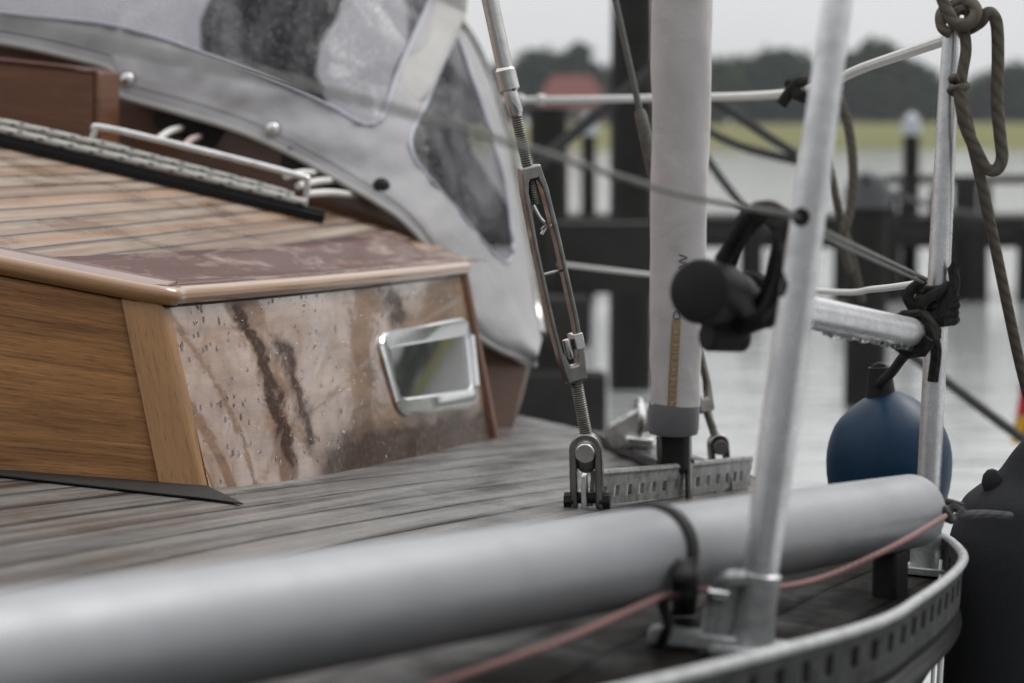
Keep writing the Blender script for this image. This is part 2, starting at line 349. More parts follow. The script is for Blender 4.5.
class MB:
    def __init__(s): s.bm = bmesh.new(); s.uvl = s.bm.loops.layers.uv.new('UVMap')
    def face(s, vs, uvs=None):
        try: f = s.bm.faces.new(vs)
        except ValueError: return None
        if uvs:
            for l, q in zip(f.loops, uvs): l[s.uvl].uv = q
        return f
    def grid(s, P, UV=None, thick=0., nrm=None):
        """P[i][j] -> sheet"""
        V = [[s.bm.verts.new(p) for p in row] for row in P]
        for i in range(len(P) - 1):
            for j in range(len(P[0]) - 1):
                vs = (V[i][j], V[i + 1][j], V[i + 1][j + 1], V[i][j + 1])
                uv = [UV[a][b] for a, b in ((i, j), (i + 1, j), (i + 1, j + 1), (i, j + 1))] if UV else None
                s.face(vs, uv)
        return V
    def tube(s, pts, r, seg=10, caps=True, flat=1.0, up=None):
        pts = [Vector(p) for p in pts]
        rs = r if isinstance(r, (list, tuple)) else [r] * len(pts)
        t = [((pts[min(i + 1, len(pts) - 1)] - pts[max(i - 1, 0)]).normalized()) for i in range(len(pts))]
        a = up if up is not None else (Vector((0, 0, 1)) if abs(t[0].z) < .9 else Vector((1, 0, 0)))
        n = (a - t[0] * a.dot(t[0])).normalized()
        rings, us, acc = [], [], 0.
        for i, p in enumerate(pts):
            if i:
                q = t[i - 1].rotation_difference(t[i]); n = q @ n; n = (n - t[i] * n.dot(t[i])).normalized()
                acc += (p - pts[i - 1]).length
            bb = t[i].cross(n); us.append(acc)
            rings.append([s.bm.verts.new(p + (n * math.cos(2 * math.pi * k / seg) * flat + bb * math.sin(2 * math.pi * k / seg)) * rs[i]) for k in range(seg)])
        for i in range(len(pts) - 1):
            for k in range(seg):
                k2 = (k + 1) % seg
                s.face((rings[i][k], rings[i][k2], rings[i + 1][k2], rings[i + 1][k]),
                       [(us[i], k / seg), (us[i], (k + 1) / seg), (us[i + 1], (k + 1) / seg), (us[i + 1], k / seg)])
        if caps:
            s.face(rings[0][::-1]); s.face(rings[-1])
        return s
    def box(s, c, ax, ay, az):
        """c centre, ax/ay/az half vectors; uv along ax"""
        c, ax, ay, az = Vector(c), Vector(ax), Vector(ay), Vector(az)
        v = {}
        for i in (-1, 1):
            for j in (-1, 1):
                for k in (-1, 1): v[i, j, k] = s.bm.verts.new(c + ax * i + ay * j + az * k)
        lx, ly, lz = ax.length, ay.length, az.length
        for key, uvf in ((((-1, -1, -1), (-1, 1, -1), (1, 1, -1), (1, -1, -1)), 0), (((-1, -1, 1), (1, -1, 1), (1, 1, 1), (-1, 1, 1)), 0),
                         (((-1, -1, -1), (1, -1, -1), (1, -1, 1), (-1, -1, 1)), 1), (((-1, 1, -1), (-1, 1, 1), (1, 1, 1), (1, 1, -1)), 1),
                         (((-1, -1, -1), (-1, -1, 1), (-1, 1, 1), (-1, 1, -1)), 2), (((1, -1, -1), (1, 1, -1), (1, 1, 1), (1, -1, 1)), 2)):
            uv = [((q[0] * lx, q[1] * ly) if uvf == 0 else (q[0] * lx, q[2] * lz) if uvf == 1 else (q[1] * ly, q[2] * lz)) for q in key]
            s.face([v[q] for q in key], uv)
        return s
    def extrude(s, outline, fr, th, inner=None):
        """2D outline in frame fr=(o,x,y,z) pushed by th along z (centred); optional hole of the same count"""
        o, x, y, z = fr
        def ring(pl, zz): return [s.bm.verts.new(o + x * p[0] + y * p[1] + z * zz) for p in pl]
        a, b = ring(outline, th / 2), ring(outline, -th / 2); k = len(outline)
        for i in range(k):
            j = (i + 1) % k; s.face((a[i], b[i], b[j], a[j]))
        if inner:
            c, d = ring(inner, th / 2), ring(inner, -th / 2)
            for i in range(k):
                j = (i + 1) % k
                s.face((c[i], c[j], d[j], d[i])); s.face((a[i], a[j], c[j], c[i])); s.face((b[i], d[i], d[j], b[j]))
        else:
            s.face(a); s.face(b[::-1])
        return s
    def ball(s, c, r, seg=10, sc=(1, 1, 1), rot=None):
        g = bmesh.ops.create_uvsphere(s.bm, u_segments=seg, v_segments=max(5, seg * 2 // 3), radius=1)
        for v in g['verts']:
            p = Vector((v.co.x * sc[0], v.co.y * sc[1], v.co.z * sc[2])) * r
            if rot is not None: p = rot @ p
            v.co = Vector(c) + p
        return s
    def build(s, name, m, parent=None, base=None, bevel=0., sharp=35, solid=0., weld=False, flip=False):
        if weld: bmesh.ops.remove_doubles(s.bm, verts=s.bm.verts, dist=1e-6)
        bmesh.ops.recalc_face_normals(s.bm, faces=s.bm.faces) if not flip else None
        me = bpy.data.meshes.new(name)
        base = Vector(base) if base is not None else (world_loc(parent) if parent else Vector((0, 0, 0)))
        bmesh.ops.translate(s.bm, verts=s.bm.verts, vec=-base)
        s.bm.to_mesh(me); s.bm.free()
        me.materials.append(m)
        for p in me.polygons: p.use_smooth = True
        me.set_sharp_from_angle(angle=R(sharp))
        o = bpy.data.objects.new(name, me); COL.objects.link(o)
        if parent: o.parent = parent
        o.location = base - (world_loc(parent) if parent else Vector((0, 0, 0)))
        if solid:
            q = o.modifiers.new('thickness', 'SOLIDIFY'); q.thickness = solid; q.offset = 0
        if bevel:
            q = o.modifiers.new('bevel', 'BEVEL'); q.width = bevel; q.segments = 2; q.limit_method = 'ANGLE'
        return o
def world_loc(o):
    v = Vector((0, 0, 0))
    while o: v += o.location; o = o.parent
    return v
def tag(o, label=None, cat=None, group=None, kind=None):
    if label: o['label'] = label
    if cat: o['category'] = cat
    if group: o['group'] = group
    if kind: o['kind'] = kind
    return o
def thing(name, loc, label, cat, group=None):
    o = bpy.data.objects.new(name, None); COL.objects.link(o); o.location = loc; o.empty_display_size = .1
    return tag(o, label, cat, group)
def frame(o, x, y):
    x = Vector(x).normalized(); y = Vector(y); y = (y - x * y.dot(x)).normalized()
    return (Vector(o), x, y, x.cross(y))
def circle(r, n=20, cx=0, cy=0, ry=None):
    return [(cx + r * math.cos(2 * math.pi * i / n), cy + (ry or r) * math.sin(2 * math.pi * i / n)) for i in range(n)]
def wrap(c, axis, r, turns, pitch, ph=0., n=14, wob=0.):
    """points of a coil round an axis"""
    a = Vector(axis).normalized(); x = a.orthogonal().normalized(); y = a.cross(x); out = []
    for i in range(int(turns * n) + 1):
        t = 2 * math.pi * i / n + ph
        rr = r * (1 + wob * math.sin(2.3 * i + ph))
        out.append(Vector(c) + a * (pitch * i / n - pitch * turns / 2) + x * math.cos(t) * rr + y * math.sin(t) * rr)
    return out

# ================================================================== SETTING
mb = MB(); mb.grid([[Vector((-300, -60, 0)), Vector((-300, 260, 0))], [Vector((300, -60, 0)), Vector((300, 260, 0))]])
tag(mb.build('water', M['water']), kind='structure')
mb = MB(); prof = [(186, -.6), (188, .12), (194, .5), (201, 1.75), (206, 1.95), (212, 1.7), (240, 1.0), (330, 1.3)]
xs = [-300 + i * 6 for i in range(101)]
mb.grid([[Vector((x, y + 1.2 * math.sin(x * .11) + .8 * math.sin(x * .037), z + .12 * math.sin(x * .07 + y))) for y, z in prof] for x in xs])
tag(mb.build('river_bank', M['grass']), kind='structure')

# far trees: trunk + crown made of leaf clumps
def make_tree(kind, seed, name, h, w):
    rnd = random.Random(seed)
    t = thing(name, (0, 0, 0), 'x', 'tree')
    mb = MB()
    mb.tube([(0, 0, -.6), (.05, 0, h * .25), (-.1, .1, h * .6), (0, 0, h * .85)], [w * .06, w * .05, w * .03, w * .012], 8)
    for k in range(6):
        a = rnd.uniform(0, 6.28); z = h * rnd.uniform(.25, .6)
        mb.tube([(0, 0, z), (math.cos(a) * w * .2, math.sin(a) * w * .2, z + h * .1), (math.cos(a) * w * .36, math.sin(a) * w * .36, z + h * .22)], [w * .022, w * .015, w * .006], 6)
    mb.build('trunk', M['bark'], t)
    mb = MB(); clumps = []
    for k in range(26):
        a = rnd.uniform(0, 6.28)
        if kind == 'cone':
            z = rnd.uniform(.12, 1.); rr = w * .46 * (1.02 - z) ** .8 * rnd.uniform(.3, 1)
            clumps.append((Vector((math.cos(a) * rr, math.sin(a) * rr, z * h * .97)), w * .13 * (1.15 - z * .7)))
        else:
            u = rnd.uniform(-1, 1); rr = w * .42 * math.sqrt(1 - u * u) * rnd.uniform(.45, 1)
            clumps.append((Vector((math.cos(a) * rr, math.sin(a) * rr, h * (.60 + u * .36))), w * rnd.uniform(.11, .19)))
    for c, cr in clumps:
        for q in range(46):
            d = Vector((rnd.gauss(0, 1), rnd.gauss(0, 1), rnd.gauss(0, .8))).normalized() * cr * rnd.uniform(.4, 1.1)
            s = rnd.uniform(.32, .68)
            n = (d.normalized() + Vector((rnd.uniform(-.7, .7), rnd.uniform(-.7, .7), rnd.uniform(-.3, .9)))).normalized()
            x = n.orthogonal().normalized() * s; y = n.cross(x)
            x, y = x * math.cos(q) + y * math.sin(q), y * math.cos(q) - x * math.sin(q)
            p = c + d
            mb.face([mb.bm.verts.new(p - x), mb.bm.verts.new(p - y * .6), mb.bm.verts.new(p + x), mb.bm.verts.new(p + y * .6)])
    mb.build('crown', M['leaf'][seed % 3], t, flip=True)
    return t
def dup(root, loc, rz, sc):
    r = root.copy(); COL.objects.link(r)
    for ch in list(root.children):
        c = ch.copy(); COL.objects.link(c); c.parent = r
    r.location = loc; r.rotation_euler = (0, 0, rz); r.scale = (sc, sc, sc); return r
protos = [make_tree('round', 3, 'broadleaf_tree', 9., 8.), make_tree('round', 4, 'broadleaf_tree', 8., 9.5), make_tree('round', 8, 'broadleaf_tree', 9.6, 7.), make_tree('round', 11, 'broadleaf_tree', 7.4, 8.4)]
conif = make_tree('round', 5, 'tall_tree', 10.4, 6.0)
used = set()
rnd = random.Random(21)
def zg(y): return 1.0 if y < 300 else 1.3
def top_y(px):   # outline of the far wood in the photograph
    pts = [(470, 84), (500, 66), (525, 56), (548, 54), (610, 64), (660, 66), (690, 66), (715, 62), (745, 60), (780, 56), (820, 60), (860, 50), (885, 46), (905, 56), (925, 66), (945, 80), (965, 84), (985, 74), (1010, 66), (1040, 60), (1100, 62)]
    for (a, b), (c, d) in zip(pts, pts[1:]):
        if a <= px <= c: return b + (d - b) * (px - a) / (c - a)
    return 64
spots = []
px = 440.
while px < 1110:
    spots.append((px, 226 + rnd.uniform(0, 12), 0)); px += rnd.uniform(15, 23)
px = 450.
while px < 1100:
    spots.append((px, 246 + rnd.uniform(0, 10), 1)); px += rnd.uniform(24, 34)
for i, (px, Y, back) in enumerate(spots):
    p = rnd.randrange(4)
    hz = (130 - top_y(px) + rnd.uniform(-7, 3) - (6 if back else 0)) / F * Y + CZ - 1.0
    x = (px - 512) / F * Y
    sc = max(.45, hz / (9., 8., 9.6, 7.4)[p])
    if p not in used:
        used.add(p); o = protos[p]; o.location = (x, Y, .9); o.rotation_euler = (0, 0, rnd.uniform(0, 6)); o.scale = (sc,) * 3
    else: o = dup(protos[p], (x, Y, .9), rnd.uniform(0, 6), sc)
    if back: tag(o, 'dark far tree in the back row of the wood beyond the bank', 'tree', 'back row of trees beyond the far bank')
    else: tag(o, 'hazy rounded tree in the front row along the far grassy bank', 'tree', 'front row of trees along the far bank')
mbw = MB(); rw = random.Random(4)
for i in range(260):
    ang = R(rw.uniform(15, 58)); rr_ = rw.uniform(225, 250); c0 = Vector((math.sin(ang) * rr_, math.cos(ang) * rr_, rw.uniform(2, 8)))
    for q in range(40):
        d_ = Vector((rw.gauss(0, 1), rw.gauss(0, 1), rw.gauss(0, .8))).normalized() * rw.uniform(.8, 2.6); x_ = Vector((rw.uniform(-1, 1), rw.uniform(-1, 1), rw.uniform(-1, 1))).normalized() * .7; y_ = x_.orthogonal().normalized() * .6
        mbw.face([mbw.bm.verts.new(c0 + d_ - x_), mbw.bm.verts.new(c0 + d_ - y_), mbw.bm.verts.new(c0 + d_ + x_), mbw.bm.verts.new(c0 + d_ + y_)])
tag(mbw.build('far_wood', M['leaf'][1], None, flip=True), kind='stuff')
conif.location = ((578 - 512) / F * 220, 220, .9); conif.scale = (.80, .80, .80)
tag(conif, 'tallest dark far tree rising behind the red roofed house', 'tree')
# house
hx, hy = (572 - 512) / F * 208, 208
h = thing('house', (hx, hy, 1.6), 'far pale house with a red tiled roof under the tallest tree', 'house')
mb = MB(); mb.box((hx, hy + 2.5, 2.4), (2.8, 0, 0), (0, 2.4, 0), (0, 0, 1.5)); mb.build('wall', M['brick'], h)
mb = MB()
pr = [(-3.2, 2.6), (3.2, 2.6), (0, 3.0)]
a = [Vector((hx + sx * w_, hy + 2.5 + sy, z)) for sx, w_, sy, z in ((-1, 3.2, -2.9, 3.6), (1, 3.2, -2.9, 3.6), (1, 3.2, 2.9, 3.6), (-1, 3.2, 2.9, 3.6), (-1, 1.7, 0, 6.2), (1, 1.7, 0, 6.2))]
v = [mb.bm.verts.new(q) for q in a]
for f in ((0, 1, 5, 4), (2, 3, 4, 5), (0, 4, 3), (1, 2, 5), (0, 3, 2, 1)): mb.face([v[i] for i in f])
mb.build('roof', M['tile'], h)
for k in (-1.7, 0, 1.7):
    mb = MB(); mb.box((hx + k, hy + .07, 2.75), (.45, 0, 0), (0, .03, 0), (0, 0, .5)); mb.build('window', M['pane_dark'], h)

# piles and jetty
def pile(px, top, Y, wpx, label, cap=True, capc='cap', wob=.02, group=None, tilt=0.):
    p0 = at(px, 300, Y); zt = at(px, top, Y).z; r = wpx / F * Y / 2
    t = thing('mooring_pile', (p0.x, Y, 0), label, 'mooring pile', group)
    mb = MB(); mb.tube([(p0.x - tilt * .5, Y, -1.2), (p0.x, Y, .3), (p0.x + wob * r, Y, zt * .6), (p0.x + tilt, Y, zt)], [r * 1.05, r, r * .98, r * .93], 18)
    mb.build('shaft', M['pile'], t)
    if cap:
        mb = MB(); mb.tube([(p0.x + tilt, Y, zt - .06), (p0.x + tilt, Y, zt + .03), (p0.x + tilt, Y, zt + .10), (p0.x + tilt, Y, zt + .13)], [r * 1.12, r * 1.12, r * .8, r * .1], 18)
        mb.build('cap', M[capc], t)
    return t
pile(631, -60, 13., 44, 'tall thick black pile behind the grey padded shroud cover', False)
pile(548, 108, 11.5, 40, 'dark timber pile right behind the turnbuckle', False)
pile(909, 128, 20.5, 17, 'slim dark pile with pale cap rising above the jetty on the right')
for az, Yd, wd_ in ((21.5, 11., .30), (27., 10., .22), (30.5, 13., .36)):  # unseen piles added to give the cabin side dark reflections
    xx = 512 + F * math.tan(R(az)); pile(xx, -900, Yd, wd_ / Yd * F, 'added unseen black pile right of the view, for dark reflections in the cabin side', False, group='added tall piles right of the view')
pile(588, 128, 20.3, 15, 'slim dark pile with pale cap framed between two thick piles')
pile(866, 196, 12.2, 42, 'thick dark pile with grey cap between the two stanchions', True, 'cap_grey')
jt = thing('jetty', (2.2, 20, 0), 'long low dark timber jetty standing across the water', 'jetty')
mb = MB(); mb.box((3.2, 20.6, .58), (3.6, 0, 0), (0, .6, 0), (0, 0, .10)); mb.build('walkway', M['jetty'], jt, bevel=.01)
mb = MB(); mb.box((3.2, 19.93, .50), (3.55, 0, 0), (0, .06, 0), (0, 0, .07)); mb.build('edge_beam', M['jetty'], jt, bevel=.01)
for px, w in ((552, 26), (690, 20), (752, 24), (800, 20), (845, 22), (892, 20), (950, 26), (975, 30), (1030, 24)):
    mb = MB(); x = (px - 512) / F * 19.7; r = w / F * 19.7 / 2
    mb.tube([(x, 19.74, -1), (x, 19.74, .1), (x, 19.74, .62)], [r, r, r * .95], 14); mb.build('pile', M['pile'], jt)
for px, hh, w in ((862, .30, 24), (888, .22, 14), (905, .26, 12), (935, .24, 10), (965, .30, 22), (985, .26, 10)):
    mb = MB(); x = (px - 512) / F * 20.2
    mb.box((x, 20.2, .68 + hh / 2), (w / F * 10, 0, 0), (0, .08, 0), (0, 0, hh / 2)); mb.build('post', M['jetty'], jt, bevel=.01)
mb = MB(); mb.box((4.1, 20.2, .99), (.95, 0, 0), (0, .05, 0), (0, 0, .035)); mb.build('handrail', M['jetty'], jt)
# timber dolphin close behind the boat
dl = thing('timber_dolphin', at(575, 300, 10.) * Vector((1, 1, 0)) if False else Vector((.28, 10., 0)), 'dark timber fender frame of beams and short piles behind the turnbuckle', 'dolphin')
for (x0, x1, y0, y1, Y) in ((550, 655, 222, 292, 10.6), (520, 606, 372, 440, 10.2), (520, 590, 296, 345, 10.3)):
    a, b = at(x0, y0, Y), at(x1, y1, Y)
    mb = MB(); mb.box((a + b) / 2, ((b.x - a.x) / 2, 0, 0), (0, .09, 0), (0, 0, (a.z - b.z) / 2)); mb.build('beam', M['jetty'], dl, bevel=.012)
for px, top in ((527, 290), (570, 285)):
    p = at(px, 300, 10.45); mb = MB(); mb.tube([(p.x, 10.45, -1), (p.x, 10.45, at(px, top, 10.45).z)], .05, 14); mb.build('pile', M['pile'], dl)

# ================================================================== THE YACHT
Y0 = Vector((0.1, 2.6, .95))
B = thing('sailing_yacht', Y0, 'wooden sailing yacht with grey teak side deck and varnished cabin', 'sailing yacht')
E2 = [(-1.3, -.85), (-.8, 0), (-.5, .47), (-.22, .95), (-.05, 1.24), (.109, 1.526), (.272, 1.838), (.348, 2.047), (.415, 2.26), (.455, 2.42), (.470, 2.55), (.471, 2.66), (.463, 2.9), (.43, 3.3), (.38, 3.75), (.30, 4.1), (.15, 4.5), (-.05, 4.9)]
E = [(p.x, p.y) for p in catmull([Vector((x, y, 0)) for x, y in E2], step=.012)]
def arc_normals(E):
    out = []
    for i in range(len(E)):
        a, b = E[max(0, i - 1)], E[min(len(E) - 1, i + 1)]
        d = Vector((b[0] - a[0], b[1] - a[1], 0)).normalized(); out.append(Vector((d.y, -d.x, 0)))
    return out
EN = arc_normals(E)
# deck sheet with real thickness of teak
du, dv = Vector((.32, .947, 0)), Vector((.947, -.32, 0))
rows = []; uvs = []
for (x, y) in E[::3] + [E[-1]]:
    r, q = [], []
    for t in (0, .03, .1, .25, .5, .9, 1.5, 2.2):
        xx, yy = x - .95 * t, y + .32 * t
        p = deck(xx, yy); r.append(p); q.append((p.dot(du), p.dot(dv)))
    rows.append(r); uvs.append(q)
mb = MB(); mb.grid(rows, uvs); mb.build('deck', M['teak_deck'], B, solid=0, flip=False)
# hull side
mb = MB(); rows = []
for (x, y), n_ in list(zip(E, EN))[::3]:
    top = deck(x, y, .002); r = []
    for off, dz in ((.000, 0), (.002, -.012), (-.004, -.035), (-.030, -.08), (-.085, -.2), (-.17, -.45), (-.28, -.75), (-.42, -1.05), (-.7, -1.25)):
        r.append(top + n_ * off + Vector((0, 0, dz)))
    rows.append(r)
mb.grid(rows); mb.build('hull', M['hull'], B)
# rubbing strake
mb = MB(); mb.tube([deck(x, y, -.024) + n_ * -.003 for (x, y), n_ in list(zip(E, EN))[::2]], .0105, 12, flat=1.3)
mb.build('rubbing_strake', M['black_gloss'], B)
# toe rail with slots
i0 = min(range(len(E)), key=lambda i: abs(E[i][1] - .6) + (E[i][0] > .3) * 9); i1 = min(range(len(E)), key=lambda i: abs(E[i][1] - 3.02))
path = [Vector((E[i][0], E[i][1], 0)) for i in range(i0, i1 + 1)]
fine = catmull(path, step=.003)
FN = arc_normals([(p.x, p.y) for p in fine])
mb = MB()
def strip(mb, pts, nn, h0, h1, th):
    V = []
    for p, n_ in zip(pts, nn):
        V.append([mb.bm.verts.new(deck(p.x, p.y, h) + n_ * o) for h, o in ((h0, th / 2), (h1, th / 2), (h1, -th / 2), (h0, -th / 2))])
    for i in range(len(V) - 1):
        for k in range(4): mb.face((V[i][k], V[i][(k + 1) % 4], V[i + 1][(k + 1) % 4], V[i + 1][k]))
    mb.face(V[0]); mb.face(V[-1][::-1])
strip(mb, fine[::3], FN[::3], -.004, .012, .006)
strip(mb, fine[::3], FN[::3], .029, .040, .006)
k = 0
while k + 12 < len(fine):
    strip(mb, fine[k:k + 11:2], FN[k:k + 11:2], .012, .029, .0056); k += 16
tr_ = mb.build('toe_rail', M['rail'], B)
mb = MB(); mb.tube([deck(p.x, p.y, .042) + n_ * .002 for p, n_ in zip(fine[::4], FN[::4])], .0052, 12, flat=.8)
mb.build('cap_rail', M['alu_dull'], tr_)

# slotted chainplate rail, inside of the edge
cr0, cr1 = Vector((.0985, 3.0, 0)), Vector((.338, 3.52, 0))
cpts = catmull([cr0, cr0.lerp(cr1, .5) + Vector((.006, -.003, 0)), cr1, cr1 + (cr1 - cr0) * .06], step=.004)
CN = arc_normals([(p.x, p.y) for p in cpts])
mb = MB()
strip(mb, cpts[::2], CN[::2], .002, .012, .006); strip(mb, cpts[::2], CN[::2], .026, .043, .006)
k = 0
while k + 8 < len(cpts):
    strip(mb, cpts[k:k + 8:3], CN[k:k + 8:3], .012, .026, .0056); k += 10
mb.tube([deck(p.x, p.y, .043) for p in cpts[::3]], .005, 8)
mb.build('chainplate_rail', M['rail_dirty'], B)

# ---- cabin
def quad(p0, p1, p2, t): return p0 * (1 - t) ** 2 + p1 * 2 * t * (1 - t) + p2 * t * t
Cb0, Cbm, Cb1 = deck_px(205, 488), deck_px(318, 476), deck_px(493, 437.5)
Ct0, Ct1 = at(160, 301, 2.835), at(462, 271, 4.06)
tm = (Ct0 + Ct1) / 2 + Vector((.02, -.01, 0)); Ctm = tm * 2 - (Ct0 + Ct1) / 2
bm_ = Cbm; tpar = .42
Cbc = (bm_ - Cb0 * (1 - tpar) ** 2 - Cb1 * tpar ** 2) / (2 * tpar * (1 - tpar))
def side(t, v, off=0.):
    b_, t_ = quad(Cb0, Cbc, Cb1, t), quad(Ct0, Ctm, Ct1, t)
    p = b_.lerp(t_, v)
    if off:
        e = .01
        tx = (quad(Cb0, Cbc, Cb1, t + e).lerp(quad(Ct0, Ctm, Ct1, t + e), v) - p); ty = t_ - b_
        p = p + tx.cross(ty).normalized() * off
    return p
def side_len(t): return t * 1.32
NT_, NV_ = 40, 10
mb = MB()
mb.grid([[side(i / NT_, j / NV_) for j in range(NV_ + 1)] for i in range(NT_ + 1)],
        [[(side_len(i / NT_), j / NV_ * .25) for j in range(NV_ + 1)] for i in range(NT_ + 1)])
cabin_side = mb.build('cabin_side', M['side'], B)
# rain drops on the varnish: shallow beads, run slightly downhill
mb = MB(); rd = random.Random(5)
for k in range(520):
    t, v = rd.random() ** .85, rd.uniform(.03, .97)
    r = rd.choice((.0009, .0011, .0014, .0018, .0024)) * rd.uniform(.8, 1.2)
    p = side(t, v, .0003)
    tx = (side(t + .01, v) - side(t, v)).normalized(); ty = (side(t, min(1, v + .05)) - side(t, v)).normalized(); nz = tx.cross(ty)
    rot = Matrix((tx, ty, nz)).transposed()
    mb.ball(p, r, 8, (1.0, rd.uniform(1.2, 2.6), .55), rot)
tag(mb.build('rain_beads', M['drop'], cabin_side), kind='stuff')
# end strip at the aft corner of the side
mb = MB()
mb.tube([side(1.0, v / 8, -.004) for v in range(9)], .014, 12); mb.build('aft_corner_post', M['garage'], B)
# front wall
Fb1, Ft1 = deck_px(-120, 463.5), at(-120, 247, 2.80)
mid = .045
def front(t, v):
    return (Cb0.lerp(Fb1, t)).lerp(Ct0.lerp(Ft1, t), v)
W = (Fb1 - Cb0).length
tp = (deck_px(163, 486) - Cb0).length / W
mb = MB(); mb.grid([[front(tp + (1 - tp) * i / 6, j / 6) for j in range(7)] for i in range(7)],
                   [[((tp + (1 - tp) * i / 6) * W, j / 6 * .23) for j in range(7)] for i in range(7)])
mb.build('cabin_front', M['panel'], B)
mb = MB()
rows = []; uvq = []
for j in range(9):
    v = j / 8; a, b = front(tp, v), front(0, v); nn = Vector((-.1, -1, 0)).normalized()
    c_ = side(.0, v); d_ = side(.012, v, .003)
    rows.append([a, a + nn * .006, b.lerp(a, .12) + nn * .007, b + nn * .004 + Vector((.002, 0, 0)), c_ + Vector((.004, .004, 0)), d_])
    uvq.append([(v * .23, q) for q in (0, .006, .03, .045, .05, .06)])
mb.grid(rows, uvq); mb.build('corner_post', M['post'], B, sharp=50)
# dark strip at the foot of the front wall
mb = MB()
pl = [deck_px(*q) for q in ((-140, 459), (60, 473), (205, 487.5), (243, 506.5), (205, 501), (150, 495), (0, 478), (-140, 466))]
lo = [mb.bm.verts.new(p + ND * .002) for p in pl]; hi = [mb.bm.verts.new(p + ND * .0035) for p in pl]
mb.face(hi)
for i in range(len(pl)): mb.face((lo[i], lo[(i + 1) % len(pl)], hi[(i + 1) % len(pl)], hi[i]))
mb.build('base_strip', simple('dark_foot_strip', (.022, .021, .020), .7, .5, 60, .3), B)
# roof
rd_, ru_ = Vector((.978, -.21, 0)), Vector((.21, .978, 0))
def edge_side(t): return quad(Ct0, Ctm, Ct1, t) + Vector((0, 0, .012))
L0 = at(-140, 238, 2.80)
mb = MB(); P_, U_ = [], []
N1, N2 = 24, 24
RL = [roof_px(20, 253), roof_px(67, 263)]
for i in range(N1 + 1):
    t = i / N1 * 1.14
    a = edge_side(min(t, 1)) + (Ct1 - Ct0) * max(0, t - 1)
    row, q = [], []
    for j in range(N2 + 1):
        s_ = j / N2 * 1.15
        x, y = a.x - .985 * s_, a.y + .17 * s_ - .22 * (1 - i / N1) * min(1, s_) * 1.0
        zz = roof(x, y).z; w_ = max(0, 1 - s_ / .12); zz = zz * (1 - w_) + a.z * w_
        row.append(Vector((x, y, zz))); q.append((x * ru_.x + y * ru_.y, x * rd_.x + y * rd_.y))
    P_.append(row); U_.append(q)
mb.grid(P_, U_); roofo = mb.build('cabin_roof', M['teak_roof'], B)
# margin board (side and front)
def rsurf(x, y, e, h): 
    return Vector((x, y, max(roof(x, y).z, -9) + h))
mb = MB(); rows, q = [], []
for i in range(41):
    t = i / 40; a = edge_side(t)
    r, qq = [], []
    for j in range(7):
        s_ = j / 6 * .145
        x, y = a.x - .965 * s_, a.y + .26 * s_
        w_ = max(0, 1 - s_ / .12); zz = roof(x, y).z * (1 - w_) + a.z * w_
        r.append(Vector((x, y, zz + .004))); qq.append((t * 1.3, s_))
    rows.append(r); q.append(qq)
mb.grid(rows, q)
mb.build('margin_board', M['margin'], roofo, solid=.006)
mb = MB(); rows, q = [], []
Fd = (Ft1 - Ct0)
for i in range(25):
    t = i / 24; a = Ct0 + Fd * t + Vector((0, 0, .012)); r, qq = [], []
    for j in range(6):
        s_ = j / 5 * .052
        x, y = a.x + .26 * s_, a.y + .965 * s_
        r.append(Vector((x, y, a.z + (.006 * s_ / .05) + .0005))); qq.append((t * .6, s_ + 5.37))
    rows.append(r); q.append(qq)
mb.grid(rows, q); mb.build('front_margin_board', M['margin_dark'], roofo, solid=.004)
# rounded edge moulding along side and front
mp = [Ct0 + Fd * t for t in (1, .8, .6, .4, .2, .06)] + [Ct0.lerp(side(.02, 1), .5) + Vector((.003, -.004, 0))] + [quad(Ct0, Ctm, Ct1, t) for t in [.03 + .97 * i / 24 for i in range(25)]]
mp = catmull([p + Vector((.003, -.004, .006)) for p in mp], per=3)
mb = MB(); mb.tube(mp, .0128, 16, flat=.9, up=Vector((0, 0, 1))); mb.build('edge_moulding', M['moulding'], roofo)
mb = MB(); mb.tube([p + Vector((.0005, -.0005, -.0105)) for p in mp], .0028, 8); mb.build('moulding_shadow_line', M['black'], roofo)  # black line painting in the shade under the moulding

# portlight on the cabin side
def uvfind(px, py):
    best = None
    for i in range(0, 201):
        for j in range(0, 61):
            p = side(i / 200, j / 60)
            d = p - Vector((0, 0, CZ)); q = d.y
            x = 512 + F * d.x / (d.y * math.cos(P) - d.z * math.sin(P)); y = 341.5 - F * (d.z * math.cos(P) + d.y * math.sin(P)) / (d.y * math.cos(P) - d.z * math.sin(P))
            e = (x - px) ** 2 + (y - py) ** 2
            if best is None or e < best[0]: best = (e, i / 200, j / 60)
    return best[1], best[2]
(ta, va), (tb, vb), (tc, vc), (td, vd) = uvfind(374, 333), uvfind(466, 316), uvfind(476, 407), uvfind(398, 416)
def port(u, w, off):   # u along, w up, both 0..1
    t0 = ta * w + td * (1 - w); t1 = min(.985, tb * w + tc * (1 - w))
    v0 = vd * (1 - u) + vc * u; v1 = va * (1 - u) + vb * u
    return side(t0 + (t1 - t0) * u, v0 + (v1 - v0) * w, off)
def rrect(iu, iw, ru, rw, n=6):
    pts = []
    for cx, cy, a0 in ((1 - iu - ru, 1 - iw - rw, 0), (iu + ru, 1 - iw - rw, 90), (iu + ru, iw + rw, 180), (1 - iu - ru, iw + rw, 270)):
        for k in range(n + 1):
            a = R(a0 + 90 * k / n); pts.append((cx + ru * math.cos(a), cy + rw * math.sin(a)))
    return pts
def dens(pl, k=3):
    out = []
    for i in range(len(pl)):
        a, b = pl[i], pl[(i + 1) % len(pl)]
        for j in range(k): out.append((a[0] + (b[0] - a[0]) * j / k, a[1] + (b[1] - a[1]) * j / k))
    return out
